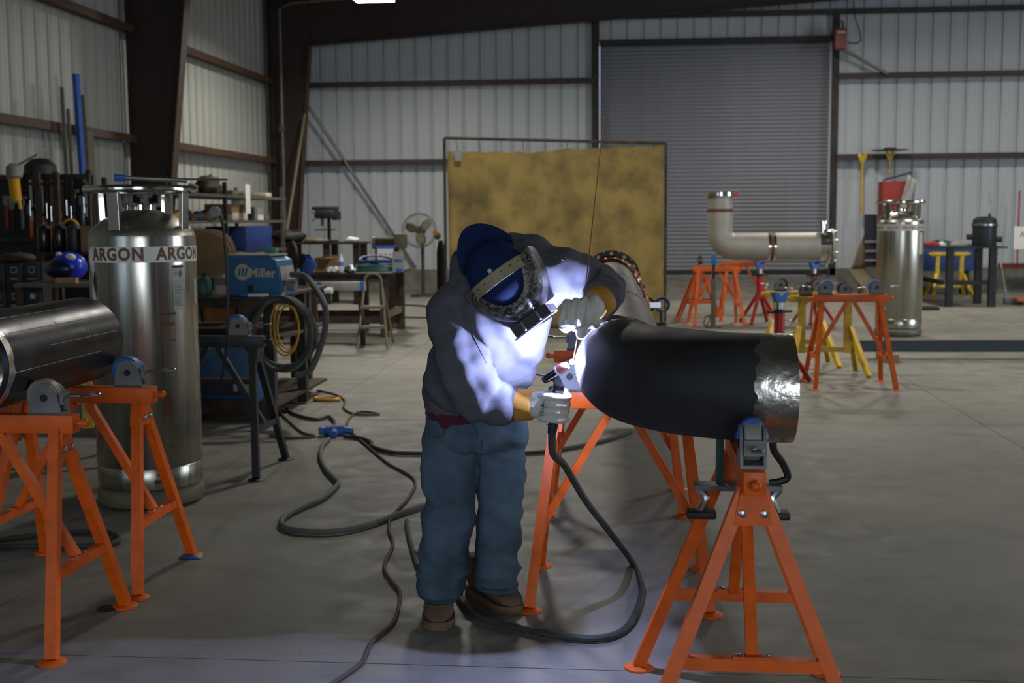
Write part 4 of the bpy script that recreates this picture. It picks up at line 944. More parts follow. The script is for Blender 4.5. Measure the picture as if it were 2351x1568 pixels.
for i, (px_, w_, m_, lb, nm, ct) in enumerate(((2138, .22, 'red', 'red tool lying at the table edge beside the stainless cylinder', 'hand_tool', 'tool'), (2162, .09, 'white', 'small white container among tools on the black table', 'container', 'container'), (2202, .24, 'offwhite', 'pale folded sheet lying on the black table', 'folded_sheet', 'sheet'))):
    c_ = A(px_, 566, 19.5)
    mb = MB(); mb.box((0, 0, .03), (w_, .15, .05), ch=.01); mb.cyl((-.4*w_, 0, .05), (.3*w_, .05, .07), .018, 8) if i != 1 else mb.cyl((0, 0, .05), (0, 0, .08), .03, 10)
    o = mb.build(nm, M[m_]); o.location = (c_.x, 19.5, .913); tag(o, lb, ct)
o = MB().tube(smooth_path([(0, 0, .05), (.1, 0, .08), (.25, 0, .075), (.4, 0, .05), (.46, 0, .04)]), .022, 8).build('hose_piece', M['green_tank']); o.location = (A(2132, 555, 20.2).x, 20.2, .9); tag(o, 'dark green hose piece on the far edge of the black table', 'hose')
bb = A(2168, 594, 21.9); t = thing('storage_bin', 'navy blue storage bin raised behind the black table', 'bin', (bb.x, 22.1, .5))
P('body', MB().box((0, 0, .16), (1.0, .5, .46), ch=.02), M['navy'], t); P('ridge', MB().box((.0, -.256, .2), (.9, .01, .02)), M['bin_blue'], t)
for x in (-.4, .4): P('leg', MB().box((x, 0, -.285), (.07, .4, .43)), M['steel_dark'], t)
def pole(name, p, q, r, m, label, cat, head=None):
    t = thing(name, label, cat, (q.x, q.y, 0)); o_ = V(t.location); P('handle', MB().tube([p-o_, q-o_], r, 8), m, t)
    if head: P('head', MB().box(q-o_+V((head[3] if len(head) > 3 else 0, 0, head[2]/2-q.z+.005)), head[:3], ch=.01), M['castgrey'] if len(head) < 5 else M[head[4]], t)
    return t
pole('mop', A(2271, 441, 21.0), G(2312, 694, .03), .016, M['sheet_grey'], 'grey mop leaning beside the black table', 'mop', (.3, .1, .1, .1))
q_ = A(2335, 610, 22.6); pole('push_broom', A(2341, 438, 22.75), V((q_.x, 22.6, .5)), .015, M['red'], 'red-handled broom resting against the end wall near the sign', 'broom')
bq = A(2322, 614, 22.7); boxthing('broom_head', (bq.x+.15, 22.68, .48), (.75, .12, .09), mat('maroon_bristle', '#5c2320', .8), 'long dark red broom head resting on the wall curb', 'broom head')
sg = A(2342, 546, 20.6); t = thing('wall_sign', 'white sign board starting with the letters AS at the photo edge', 'sign', (sg.x+.35, 20.6, sg.z)); P('board', MB().box((0, 0, 0), (.9, .02, .37)), M['white'], t)
text('ASME', .13, M['label_grey'], t, Matrix.Translation((-.205, -.012, .05)) @ Matrix.Rotation(R(90), 4, 'X')); P('post', MB().cyl((0, .02, -sg.z+.0), (0, .02, .18), .02, 8), M['grey_steel'], t)
oq = G(2340, 700); t = thing('floor_dolly', 'small orange dolly on the floor at the photo edge', 'dolly', (oq.x+.12, oq.y, 0)); P('deck', MB().box((0, 0, .08), (.36, .25, .05), ch=.008), M['orange_plastic'], t)
for s in (-1, 1): P('caster', MB().cyl((s*.1, -.02, .028), (s*.1, .02, .028), .028, 12), M['black'], t)
pq = G(2122, 712); boxthing('steel_plate', (pq.x, pq.y+.1, .02), (.42, .3, .04), M['table_steel'], 'flat dark steel plate on the floor beside the stainless cylinder', 'plate')
# long channel lying on blocks
cq = G(2100, 832); t = thing('steel_channel', 'long blue-grey steel channel lying on wood blocks across the floor', 'steel channel', (3.9, 12.15, 0))
x0_, x1_ = -1.75, 4.5
for z, d_ in ((.085, .012), (.18, .012)): P('flange', MB().box(((x0_+x1_)/2, .03, z), (x1_-x0_, .12, d_)), M['table_steel'], t)
P('web', MB().box(((x0_+x1_)/2, -.03, .132), (x1_-x0_, .01, .1)), mat('channel_web', '#3a4147', .45, .4), t); t.rotation_euler[2] = R(1.5)
for i, x in enumerate((2.49, 6.8)): boxthing('wood_block', (x, 12.05 if i == 0 else 12.2, .04), (.12, .5, .078), M['wood'], ['short wood block under the near end of the steel channel', 'wood block under the far end of the steel channel'][i], 'wood block')
# red banner frame behind the cylinder, yellow rods and disc hung on the girt
rq = A(2068, 430, 20.5); t = thing('red_cabinet', 'tall red cabinet behind the far stainless cylinder', 'cabinet', (rq.x, 20.85, 0)); P('body', MB().box((0, 0, .98), (.50, .4, 1.95), ch=.01), M['red_cloth'], t); P('top_edge', MB().bar((-.25, -.18, 1.97), (.25, .0, 2.1), .02, .03), M['steel_dark'], t)
mb = MB(); rg = []
for i in range(9):
    s_ = i/8; rg.append([V((.09+.13*k/4+.05*(1-s_)-.10*s_*(1-k/4), -.235-.02*math.sin(k*2+i*.6), 2.05-.58*s_-.02*k)) for k in range(5)])
mb.rings(rg, close=False); o = mb.build('draped_cloth', M['sheet_grey']); o.location = (rq.x, 20.85, 0); tag(o, 'pale grey cloth draped over the red cabinet', 'cloth'); o.modifiers.new('t', 'SOLIDIFY').thickness = .006
def vrod(px_, y0, y1, lab):
    p, q = A(px_, y0, 22.85), A(px_-2, y1, 22.85); t = thing('v_head_rod', lab, 'support rod', q, 0, 'yellow rods hung on the girt')
    P('rod', MB().cyl((0, 0, 0), p-q-V((0, 0, .15)), .022, 10), M['yellow'], t); h_ = p-q
    P('head', MB().prism([(-.07, .0), (-.035, .0), (0, -.06), (.035, .0), (.07, .0), (.08, -.06), (.02, -.2), (-.02, -.2), (-.08, -.06)], .05, Matrix.Translation(h_) @ T(rx=math.pi/2)), M['yellow'], t)
vrod(1980, 352, 492, 'long yellow rod with forked head hung on the girt, nearest the door'); vrod(2043, 346, 395, 'short yellow rod with forked head hung behind the red cabinet')
dq = A(2042, 353, 22.72); o = MB().lathe([(0, .03), (.1, .03), (.12, 0), (.32, -.01), (.32, -.02), (0, -.02)], 28).build('round_lid', M['rust']); o.location = (dq.x, 22.66, 2.575); tag(o, 'wide dark round lid lying on the wall girt', 'lid')
# plywood bench and dark shelf by the door
bq = G(1960, 700); t = thing('low_bench', 'low weathered plywood bench with grey legs beside the ramp', 'bench', (4.45, 21.6, 0))
P('top', MB().box((-.15, 0, .50), (.6, 1.0, .03)), M['stair'], t); P('ramp_board', MB().bar((-.62, -.3, .48), (-.42, -1.4, .05), .26, .03), M['stair'], t)
for x, y in ((-.4, .4), (-.1, -.45), (.1, .4)): P('leg', MB().box((x, y, .243), (.07, .07, .486)), M['grey_steel'], t)
sq = A(2000, 570, 21.4); t = thing('dark_rack', 'narrow dark rack standing on the plywood bench', 'rack', (sq.x, 21.5, .516)); P('panel', MB().box((0, 0, .45), (.16, .3, .9)), M['char'], t)
for z in (.12, .28, .44): P('tray', MB().box((-.02, -.16, z), (.2, .04, .035)), M['sheet_grey'], t)
mb = MB(); rg = []
for i in range(9): s_ = i/8; rg.append([V((-.05-.22*s_*k/4+.0, .02*math.sin(k+i), .62*(1-s_)-.02)) for k in range(5)])
o = mb.rings(rg, close=False).build('hanging_sheet', M['stair']); o.location = (sq.x-.08, 21.3, .52); tag(o, 'dusty triangular sheet hanging off the dark rack', 'sheet'); o.modifiers.new('t', 'SOLIDIFY').thickness = .006
# roller support standing beside the long pipe
vq = A(1503, 700, 9.2); t = thing('ring_roller_stand', 'steel stand with two ring rollers beside the far part of the long pipe', 'pipe stand', (vq.x, 9.2, 0))
for s in (-1, 1):
    P('ring', MB().tube([(s*.055+.05*math.cos(2*math.pi*i/20), 0, vq.z+.05*math.sin(2*math.pi*i/20)) for i in range(20)], .012, 8, closed=True), M['steel_dark'] if s < 0 else M['navy'], t)
    P('post', MB().cyl((s*.055, 0, .01), (s*.055, 0, vq.z-.05), .017, 10), M['grey_steel'], t)
P('neck', MB().box((0, 0, vq.z), (.09, .03, .04)), M['zinc'], t); P('base', MB().box((0, 0, .01), (.32, .32, .02)), M['grey_steel'], t); P('shelf', MB().box((0, 0, vq.z-.14), (.17, .06, .02)), M['rust'], t)
# ---------------------------------------------------------------- wire feeder cart
ct = thing('welding_cart', 'dark steel welding cart carrying the wire feeder and a blue power source', 'cart', (-3.05, 8.95, 0)); cx, cy_ = -3.05, 8.95
P('top', MB().box((0, 0, .855), (1.22, 1.5, .02)), M['steel_dark'], ct); P('apron', MB().box((0, -.74, .82), (1.22, .02, .06)), M['rust'], ct)
for x, y, m_ in ((.57, -.72, 'table_steel'), (.44, .72, 'rust'), (-.57, -.72, 'table_steel'), (-.57, .72, 'table_steel'), (.57, .1, 'steel_dark')): P('leg', MB().box((x, y, .43), (.07, .07, .83)), M[m_], ct)
P('shelf', MB().box((0, 0, .10), (1.2, 1.48, .02)), M['rust'], ct); P('shelf', MB().box((.05, .1, .56), (1.1, 1.2, .02)), M['rust'], ct); P('sill', MB().box((0, -.75, .10), (1.22, .03, .09)), M['rust'], ct)
fe = A(604, 668, 8.55); t = thing('wire_feeder', 'blue wire feeder box with pale round logo on the welding cart', 'wire feeder', (fe.x, 8.55, .866), R(-6))
P('case', MB().prism([(-.20, 0), (.20, 0), (.20, .07), (.165, .245), (.12, .27), (-.20, .285)], .30, T(rx=math.pi/2)), M['miller'], t)
P('lid', MB().box((-.04, 0, .285), (.34, .31, .012)), M['sheet_grey'], t)
P('control_panel', MB().bar((.178, 0, .205), (.195, 0, .105), .25, .01, (1, 0, 0)), M['sheet_grey'], t)
P('logo_disc', MB().lathe([(0, 0), (.058, 0), (.058, .002), (0, .002)], 32, T(-.085, -.151, .165, rx=math.pi/2)), M['cream'], t)
for i in range(3): P('logo_slash', MB().prism([(-.012, -.028), (.002, -.028), (.016, .028), (.002, .028)], .002, T(-.112+.026*i, -.154, .165, rx=math.pi/2)), M['miller'], t)
text('Miller', .085, M['cream'], t, Matrix.Translation((.062, -.152, .158)) @ Matrix.Rotation(R(90), 4, 'X'), .0008, .002)
P('latch', MB().box((-.03, -.153, .05), (.04, .006, .05)), M['black'], t); P('coupling', MB().cyl((.2, -.05, .07), (.27, -.05, .06), .035, 14), M['castgrey'], t)
# round wire drum with board side behind the argon cylinder
rq = A(483, 582, 9.1); t = thing('wire_drum', 'large tan drum of welding wire with dark hub on the cart', 'wire drum', (rq.x, 9.1, rq.z), R(12))
P('side_board', MB().lathe([(0, -.05), (.185, -.05), (.185, -.035), (0, -.035)], 40, T(rx=math.pi/2, y=-.1)), M['wood'], t); P('barrel', MB().lathe([(.16, -.035), (.16, .1)], 32, T(rx=math.pi/2)), M['card'], t); P('back_board', MB().lathe([(0, .0), (.185, .0), (.185, .015), (0, .015)], 40, T(rx=math.pi/2, y=.08)), M['wood'], t)
P('hub', MB().lathe([(0, 0), (.035, 0), (.03, .03), (.015, .035), (0, .035)], 16, T(y=-.05, rx=math.pi/2)), M['black'], t); P('support', MB().box((0, 0, -(rq.z-.866)/2-.09), (.06, .1, rq.z-.866-.18)), M['steel_dark'], t)
gq = A(466, 664, 8.4); t = thing('green_canister', 'small green canister on the cart beside the argon cylinder', 'canister', (gq.x+.01, 8.4, .866)); P('body', MB().lathe([(0, 0), (.05, 0), (.052, .02), (.052, .10), (.035, .13), (0, .135)], 20), M['green_tank'], t); P('cap', MB().cyl((0, 0, .13), (0, 0, .16), .015, 10), M['black'], t)
mk = A(590, 672, 8.28); t = thing('paint_marker', 'white and blue marker lying on the cart edge below the feeder', 'marker', (mk.x, 8.24, .878)); P('barrel', MB().cyl((-.05, 0, .0), (.09, 0, .0), .011, 10), M['white'], t); P('cap', MB().cyl((-.1, 0, .0), (-.05, 0, .0), .0125, 10), M['tarp'], t)
# discs and grinding wheels beyond the feeder
for i, (px_, py_, r_, Y, m_, lb) in enumerate(((672, 590, .135, 10.2, 'rust', 'rust brown flat disc standing behind the wire feeder'), (700, 612, .11, 10.0, 'black_rubber', 'dark grinding disc with pale edge behind the wire feeder'))):
    c_ = A(px_, py_, Y); o = MB().lathe([(.02, -.012), (r_, -.012), (r_, .012), (.02, .012)], 32, T(ry=math.pi/2)).build('disc', M[m_]); o.location = (c_.x, Y, c_.z); o.rotation_euler = (0, 0, R(32)); tag(o, lb, 'disc')
    tag(MB().box((c_.x, Y, (c_.z-r_)/2), (.05, .12, c_.z-r_)).build('disc_post', M['rust']), ['rusty post carrying the brown disc', 'rusty post carrying the dark grinding disc'][i], 'post')
rq2 = A(706, 612, 9.9); mb = MB(); rg = [[V((.03*math.sin(k*1.3+i)+.02*k, 0, -.03*i+.006*math.sin(k*3))) for k in range(5)] for i in range(7)]
o = mb.rings(rg, close=False).build('blue_rag', M['tarp']); o.location = (rq2.x-.02, 9.86, rq2.z+.1); tag(o, 'bright blue rag hanging on the grinding disc', 'rag'); o.modifiers.new('t', 'SOLIDIFY').thickness = .008
tq = A(625, 575, 8.6); boxthing('tape_roll_box', (A(625, 570, 8.6).x, 8.58, 1.178), (.085, .06, .035), M['green_tape'], 'small green box on top of the wire feeder', 'box', .004)
# power source under the top
t = thing('power_source', 'large blue welding power source on the lower shelf of the cart', 'welder', (-2.98, 8.62, .112)); P('case', MB().box((0, 0, .215), (.72, .5, .43), ch=.012), M['miller'], t); P('panel', MB().box((.12, -.252, .10), (.4, .006, .11)), M['char'], t)
text('Miller', .10, M['cream'], t, Matrix.Translation((-.16, -.252, .30)) @ Matrix.Rotation(R(90), 4, 'X'), .0008, .002); P('stripe', MB().box((0, -.252, .17), (.70, .004, .008)), M['orange_plastic'], t)
for x in (.2, .28): P('socket', MB().box((x, -.257, .10), (.03, .008, .05)), M['offwhite'], t)
# coil of welding lead hung on the cart post
kq = A(648, 765, 8.12); t = thing('cable_coil', 'thick grey welding lead coiled and hung on the cart post', 'cable', (kq.x, 8.12, kq.z))
for i, (rx, rz, dx, dz) in enumerate(((.235, .245, 0, 0), (.215, .235, .015, .012), (.25, .23, -.012, -.01), (.20, .25, .02, -.005), (.225, .25, -.02, .004))):
    P('turn', MB().tube([(dx+rx*math.cos(2*math.pi*j/36), -.03*i/2+.01*math.sin(j), dz+rz*math.sin(2*math.pi*j/36)) for j in range(36)], .0135, 8, closed=True), M['cable_grey'] if i % 2 else M['cable'], t)
P('hook', MB().tube([(0, .0, .25), (0, .08, .27), (0, .1, .32)], .01, 6), M['zinc'], t)
t = thing('yellow_hose_coil', 'thin yellow hose coiled inside the grey welding lead', 'hose', (kq.x+.0, 8.18, kq.z+.03))
for i in range(3): P('turn', MB().tube([(.01*i+(.10-.012*i)*math.cos(2*math.pi*j/28), .008*i, (.19-.02*i)*math.sin(2*math.pi*j/28)) for j in range(28)], .007, 6, closed=True), M['yel_plastic'], t)
cable([tuple(A(668, 630, 8.5)), tuple(A(700, 634, 8.45)), tuple(A(722, 660, 8.3)), tuple(A(745, 700, 8.1)), tuple(A(748, 740, 8.05)), tuple(A(738, 790, 8.05)), tuple(A(712, 850, 8.08)), tuple(A(680, 862, 8.1))], .022, M['cable_grey'], 'feeder_lead', 'thick grey lead arching from the wire feeder to the coil')
# amber curtain strips under the cart
t = thing('amber_screen', 'amber plastic welding screen folded behind the cart', 'screen', (A(505, 740, 9.9).x, 9.9, 0))
for i in range(4): P('strip', MB().box((-.11+.07*i, .01*(i % 2), .52), (.068, .004, .62)), M['amber'], t)
P('rail', MB().box((0, 0, .84), (.32, .03, .03)), M['steel_dark'], t)
for x in (-.15, .15): P('post', MB().box((x, 0, .42), (.02, .02, .84)), M['steel_dark'], t)
boxthing('switch_box', A(575, 705, 9.6), (.2, .1, .16), M['sheet_grey'], 'pale grey chamfered switch box under the cart top', 'box', .03)
# black roller stand just behind the argon cylinder
SM['black'] = stand_meshes(M['table_steel']); bs = stand((-2.32, 6.6, 0), 0, 'black roller stand just behind the argon cylinder', 'black', rollers=((-.16, -1, 'wheel_dark'), (.16, 1, 'wheel')), bolts=False)
# red stand with lettered plate behind the orange stands
t = thing('red_stand', 'red pipe stand with a white lettered plate behind the orange stands', 'pipe stand', (-3.55, 6.35, 0)); P('beam', MB().box((0, 0, .69), (.5, .07, .06), ch=.005), M['red'], t)
for x in (-.2, .2):
    for y in (-.2, .2): P('leg', MB().bar((x*.8, y*.1, .68), (x, y, .01), .045, .045), M['red'], t)
P('plate', MB().box((.12, -.08, .5), (.12, .01, .32)), M['white'], t); text('RIDGID', .085, M['black'], t, Matrix.Translation((.125, -.0865, .5)) @ Matrix.Rotation(R(90), 4, 'X') @ Matrix.Rotation(R(90), 4, 'Z'), .0006, .002); P('sill', MB().box((0, 0, .22), (.42, .04, .05)), M['red'], t)

# ---------------------------------------------------------------- fabrication table and things on it
t = thing('welding_table', 'long dark welding table with square legs and lower rails', 'table', (-3.75, 14.75, 0)); P('top', MB().box((0, 0, .755), (1.95, 1.25, .022)), M['steel_dark'], t); P('apron', MB().box((0, -.58, .70), (1.8, .02, .09)), M['rust'], t)
for x in (-.86, -.32, .40, .86):
    for y in (-.52, .52):
        if abs(x) > .8 or y > 0: P('leg', MB().box((x, y, .372), (.09, .09, .742)), M['rust'], t)
for y in (-.52, .52): P('rail', MB().box((0, y, .2), (1.7, .05, .08)), M['rust'], t)
P('side_rail', MB().box((.86, 0, .26), (.06, 1.0, .08)), M['tan_metal'], t)
def onT(px_, Y=14.5, z=.767): c_ = A(px_, 600, Y); return V((c_.x, Y, z))
t = thing('cardboard_box', 'open brown cardboard box on the welding table', 'box', onT(752)); P('body', MB().box((0, 0, .08), (.27, .2, .16)), M['card'], t); P('flap', MB().bar((-.12, -.08, .165), (.1, -.14, .2), .18, .006), M['card'], t); P('flap', MB().bar((-.05, .1, .16), (.13, .16, .18), .2, .006), M['card'], t)
t = thing('water_bottle', 'plastic water bottle with purple label on the welding table', 'bottle', onT(783, 14.35)); P('body', MB().lathe([(0, 0), (.033, 0), (.035, .02), (.033, .13), (.02, .175), (.013, .185), (.013, .2), (0, .2)], 18), M['plasticclear'], t); P('label', MB().lathe([(.0345, .07), (.0345, .125)], 18, cap=False), M['purple'], t); P('cap', MB().cyl((0, 0, .198), (0, 0, .215), .015, 12), M['white'], t)
for i, (px_, lb) in enumerate(((755, 'white paper cup lying on the table, nearest the cardboard box'), (767, 'white paper cup lying on the table, next to the water bottle'))):
    o = MB().lathe([(0, 0), (.028, 0), (.036, .1), (.033, .1), (.026, .005), (0, .005)], 18, T(rx=-math.pi/2, z=.037)).build('paper_cup', M['white']); o.location = onT(px_, 14.22); tag(o, lb, 'cup', 'paper cups on the welding table')
def lump(name, loc, r, s, m, lab, cat, seed=0):
    mb = MB(); mb.sphere((0, 0, 0), 1, *s, seg=18, ri=12); me = mb.mesh(name, m)
    for v in me.vertices: v.co = v.co*r*(1+.35*noise.noise(v.co*2.2+V((seed, 0, 0)))); v.co.z = max(v.co.z, -r*s[2]*.75)
    o = link(name, me); o.location = V(loc)+V((0, 0, r*s[2]*.75)); return tag(o, lab, cat)
lump('crumpled_foil', onT(804, 14.25), .06, (1.3, 1, .8), M['zinc'], 'crumpled silver foil beside the water bottle', 'foil', 3)
t = thing('hose_coil', 'coiled blue and green hose piled on the welding table', 'hose', onT(868, 14.6))
for i in range(7): rr = .30-.012*i; P('turn', MB().tube([(rr*math.cos(2*math.pi*j/30), rr*.75*math.sin(2*math.pi*j/30), .016+.011*i+.035*(1+math.sin(2*math.pi*j/30+i*1.9))*(i/7)+(.05*max(0, math.sin(2*math.pi*j/30)) if i > 4 else 0)) for j in range(30)], .013, 7, closed=True), M['green_tank'] if i < 5 else M['bin_blue'], t)
t = thing('notice_board', 'white notice sheet in a blue frame standing on the welding table', 'notice', onT(886, 14.95)); P('sheet', MB().box((0, 0, .14), (.2, .01, .26)), M['white'], t); P('frame_top', MB().box((0, 0, .285), (.27, .02, .035)), M['tarp'], t)
for i in range(3):
    for j in range(2): P('mark', MB().box((-.06+.06*i, -.006, .19-.07*j), (.018, .002, .02)), M['label_grey'], t)
for x in (-.125, .125): P('post', MB().box((x, 0, .14), (.02, .02, .28)), M['steel_dark'], t)
t = thing('bench_grinder', 'dusty bench grinder on a pedestal behind the notice sheet', 'grinder', (A(893, 560, 16.2).x, 16.2, 0)); P('pedestal', MB().box((.05, 0, .5), (.14, .14, 1.0)), M['rust'], t); P('motor', MB().cyl((-.18, 0, 1.08), (.12, 0, 1.08), .07, 16), M['rust'], t); P('housing', MB().box((.16, 0, 1.1), (.16, .16, .2), ch=.02), M['tan_metal'], t); P('wheel', MB().cyl((-.22, 0, 1.08), (-.18, 0, 1.08), .085, 18), M['castgrey'], t)
t = thing('scrap_plate', 'grey steel plate with blue tape standing at the table corner', 'plate', onT(914, 14.3)); P('plate', MB().box((0, 0, .12), (.13, .03, .24)), M['sheet_grey'], t); P('tape', MB().box((.01, -.018, .14), (.1, .006, .03), ch=.002), M['tarp'], t); P('tape', MB().box((.02, -.018, .025), (.08, .006, .04), ch=.002), M['tarp'], t)
# aluminium box beam with level on a trestle in front of the table
bq = A(745, 657, 13.2); t = thing('box_beam', 'pale aluminium box beam with blue taped ends on a trestle', 'beam', (bq.x, 13.2, bq.z)); P('beam', MB().box((.1, 0, 0), (.72, .09, .095), ch=.004), M['sheet_grey'], t)
for x in (-.05, .43): P('tape', MB().box((x, 0, 0), (.04, .094, .099)), M['tarp'], t)
for x in (-.22, .4): P('trestle', MB().bar((x, 0, -.05), (x, .1, -bq.z+.001), .05, .05), M['rust'], t)
t = thing('caulk_tube', 'blue tube with white nozzle lying in front of the aluminium beam', 'tube', (A(700, 665, 12.9).x, 12.9, bq.z-.03)); P('tube', MB().cyl((-.1, 0, 0), (.22, 0, 0), .035, 14), M['bin_blue'], t); P('nozzle', MB().cyl((-.2, 0, 0), (-.1, 0, 0), .008, 8, .03), M['white'], t); P('cap', MB().cyl((.22, 0, 0), (.3, 0, 0), .036, 14), M['white'], t); P('rest', MB().box((.1, .0, -(bq.z-.03)/2-.017), (.06, .06, bq.z-.03-.036)), M['rust'], t)
# folding step stool
lq = G(868, 790); t = thing('step_stool', 'tan metal folding step stool in front of the welding table', 'step stool', (lq.x, 13.2, 0), R(8))
P('grab_rail', MB().tube(smooth_path([(-.10, 0, .62), (-.08, 0, .76), (0, 0, .8), (.08, 0, .76), (.10, 0, .62)]), .014, 8), M['tan_metal'], t)
for s in (-1, 1): P('leg', MB().tube([(s*.10, 0, .64), (s*.16, -.28, .01)], .014, 8), M['tan_metal'], t); P('leg', MB().tube([(s*.10, .02, .64), (s*.2, .3, .01)], .014, 8), M['tan_metal'], t)
for z, y in ((.23, -.19), (.44, -.1)): P('step', MB().box((0, y, z), (.26, .14, .03)), M['tan_metal'], t)
# drill press on the high table at the back
t = thing('high_table', 'high dark table behind the welding table holding the drill press', 'table', (A(775, 560, 20).x-.2, 20.0, 0)); hx0 = t.location.x; P('top', MB().box((0, 0, 1.005), (1.35, .7, .03)), M['steel_dark'], t)
for x in (-.55, .08, .58): P('leg', MB().box((x, -.28, .495), (.1, .1, .99)), M['steel_dark'], t); P('leg', MB().box((x, .28, .495), (.1, .1, .99)), M['rust'], t)
t = thing('drill_press', 'black bench drill press standing on the high table', 'drill press', (A(752, 552, 20).x, 20.0, 1.022)); P('base', MB().box((0, 0, .015), (.3, .35, .03), ch=.008), M['black'], t); P('column', MB().cyl((.03, 0, .02), (.03, 0, .5), .03, 12), M['black'], t)
P('head', MB().box((0, -.02, .46), (.34, .3, .15), ch=.03), M['black'], t); P('belt_cover', MB().box((-.02, 0, .555), (.4, .3, .06), ch=.02), M['char'], t); P('motor', MB().cyl((.13, .12, .36), (.13, .12, .5), .075, 14), M['black'], t); P('quill', MB().cyl((-.07, -.05, .26), (-.07, -.05, .4), .025, 10), M['grey_steel'], t); P('work_table', MB().box((-.03, -.03, .2), (.3, .25, .02)), M['black'], t)
for a in (0, 120, 240): P('handle', MB().cyl((-.17, -.05, .42), (-.24, -.05+.1*math.cos(R(a)), .42+.1*math.sin(R(a))), .008, 6), M['black'], t)
lump('rag_pile', (A(735, 550, 19.85).x-.05, 19.70, 1.022), .12, (1.8, .6, .35), M['tan_metal'], 'heap of tan rags on the high table below the drill press', 'rag pile', 5)
lump('plastic_bag', (A(808, 550, 19.9).x, 19.9, 1.022), .08, (1.4, 1, .6), M['white'], 'crumpled white plastic bag on the high table', 'bag', 9)
lump('black_cover', (A(700, 545, 19.9).x-.3, 19.9, 1.022), .2, (1.5, 1, .6), M['black'], 'dark covered machine lump at the end of the high table', 'cover', 2)
# pedestal fan
fq = A(964, 529, 21.6); t = thing('pedestal_fan', 'round grey caged pedestal fan by the end wall', 'fan', (fq.x, 21.6, 0)); 
P('pole', MB().cyl((.03, .08, .02), (.03, .08, fq.z), .03, 10), M['rust'], t); P('base', MB().lathe([(0, 0), (.25, 0), (.22, .03), (.04, .06), (0, .06)], 24, T(.03, .08, 0)), M['steel_dark'], t)
P('motor', MB().cyl((0, .0, fq.z), (0, .16, fq.z), .085, 16), M['rust'], t)
for i in range(3):
    a = R(40+120*i); pl_ = []
    for s_ in range(6): r_ = .06+.2*s_/5; w_ = .05+.06*math.sin(math.pi*s_/5.5); pl_.append([V((r_*math.cos(a+k*w_/r_*.8), -.05+.05*k, fq.z+r_*math.sin(a+k*w_/r_*.8))) for k in (-1, -.5, 0, .5, 1)])
    bl = P('blade', MB().rings(pl_, close=False), M['tan_metal'], t); bl.modifiers.new('t', 'SOLIDIFY').thickness = .006
for y, rr in ((-.14, .285), (-.07, .305), (.06, .285)): P('cage_ring', MB().tube([(rr*math.cos(2*math.pi*j/36), y, fq.z+rr*math.sin(2*math.pi*j/36)) for j in range(36)], .008 if rr > .3 else .004, 6, closed=True), M['grey_steel'], t)
mb = MB()
for j in range(40):
    a = 2*math.pi*j/40; c_, s_ = math.cos(a), math.sin(a); mb.tube([(.05*c_, -.155, fq.z+.05*s_), (.285*c_, -.14, fq.z+.285*s_), (.305*c_, -.07, fq.z+.305*s_), (.285*c_, .06, fq.z+.285*s_)], .0022, 4)
cg = P('guard_wire', mb, M['grey_steel'], t); cg['kind'] = 'stuff'
pole('yellow_pole', A(1008, 585, 17.6), G(1040, 705), .028, M['yellow'], 'yellow pole leaning behind the curtain frame', 'pole')
t = thing('regulator_bottle', 'narrow black gas bottle with brass regulator beside the curtain', 'gas bottle', (A(1012, 560, 16.5).x, 16.5, 0)); P('bottle', MB().lathe([(0, 0), (.06, 0), (.06, .95), (.04, 1.05), (.03, 1.1), (0, 1.1)], 20), M['black'], t); P('regulator', MB().sphere((-.04, -.03, 1.16), .05, seg=12, ri=8), M['tan_metal'], t); P('gauge', MB().cyl((-.06, -.09, 1.2), (-.06, -.06, 1.2), .035, 14), M['yel_plastic'], t)

# ---------------------------------------------------------------- shelving along the side wall
t = thing('shelving', 'long grey steel shelving along the side wall behind the argon cylinder', 'shelving', (-5.97, 15.9, 0))
for z in (.45, .92, 1.37, 1.73): P('shelf', MB().box((0, 0, z), (.8, 7.3, .04)), M['grey_steel'], t)
for y in (-3.6, -1.5, .7, 3.5):
    for x in (-.38, .38): P('upright', MB().box((x, y, .96), (.05, .05, 1.92)), M['grey_steel'] if y > 2 else M['steel_dark'], t)
def onS(px_, py_, X=-5.8): d = ray(px_, py_); p = CAM+d*(X/d.x); return p
def shelf_box(px_, z, d, m, lb, cat='box', X=-5.85, rz=0.0): p = onS(px_, 450, X); return boxthing('carton' if cat == 'box' else cat, (X, p.y, z+.021+d[2]/2), d, m, lb, cat, .006, rz)
shelf_box(520, 1.37, (.4, .7, .11), M['offwhite'], 'long pale carton lying on the middle shelf'); shelf_box(515, 1.482+.0, (.4, .6, .12), M['card'], 'brown carton stacked on the long pale carton')
shelf_box(545, 1.603, (.15, .16, .075), M['white'], 'small white box on top of the stacked brown carton'); shelf_box(561, 1.37, (.25, .18, .2), M['steel_dark'], 'dark box on the middle shelf under a white box'); shelf_box(562, 1.571, (.16, .15, .11), M['white'], 'white box on top of the dark shelf box')
shelf_box(585, 1.37, (.18, .3, .1), M['white'], 'lower white carton of the pair by the shelf end', X=-5.8); shelf_box(585, 1.471, (.18, .3, .1), M['white'], 'upper white carton of the pair by the shelf end', X=-5.8); shelf_box(603, 1.37, (.15, .2, .08), M['offwhite'], 'small pale carton at the end of the middle shelf')
shelf_box(548, .92, (.6, 1.3, .36), M['bin_blue'], 'deep blue plastic tub on the lower shelf', 'tub'); shelf_box(490, .92, (.3, .5, .22), M['offwhite'], 'pale sack-like carton beside the blue tub')
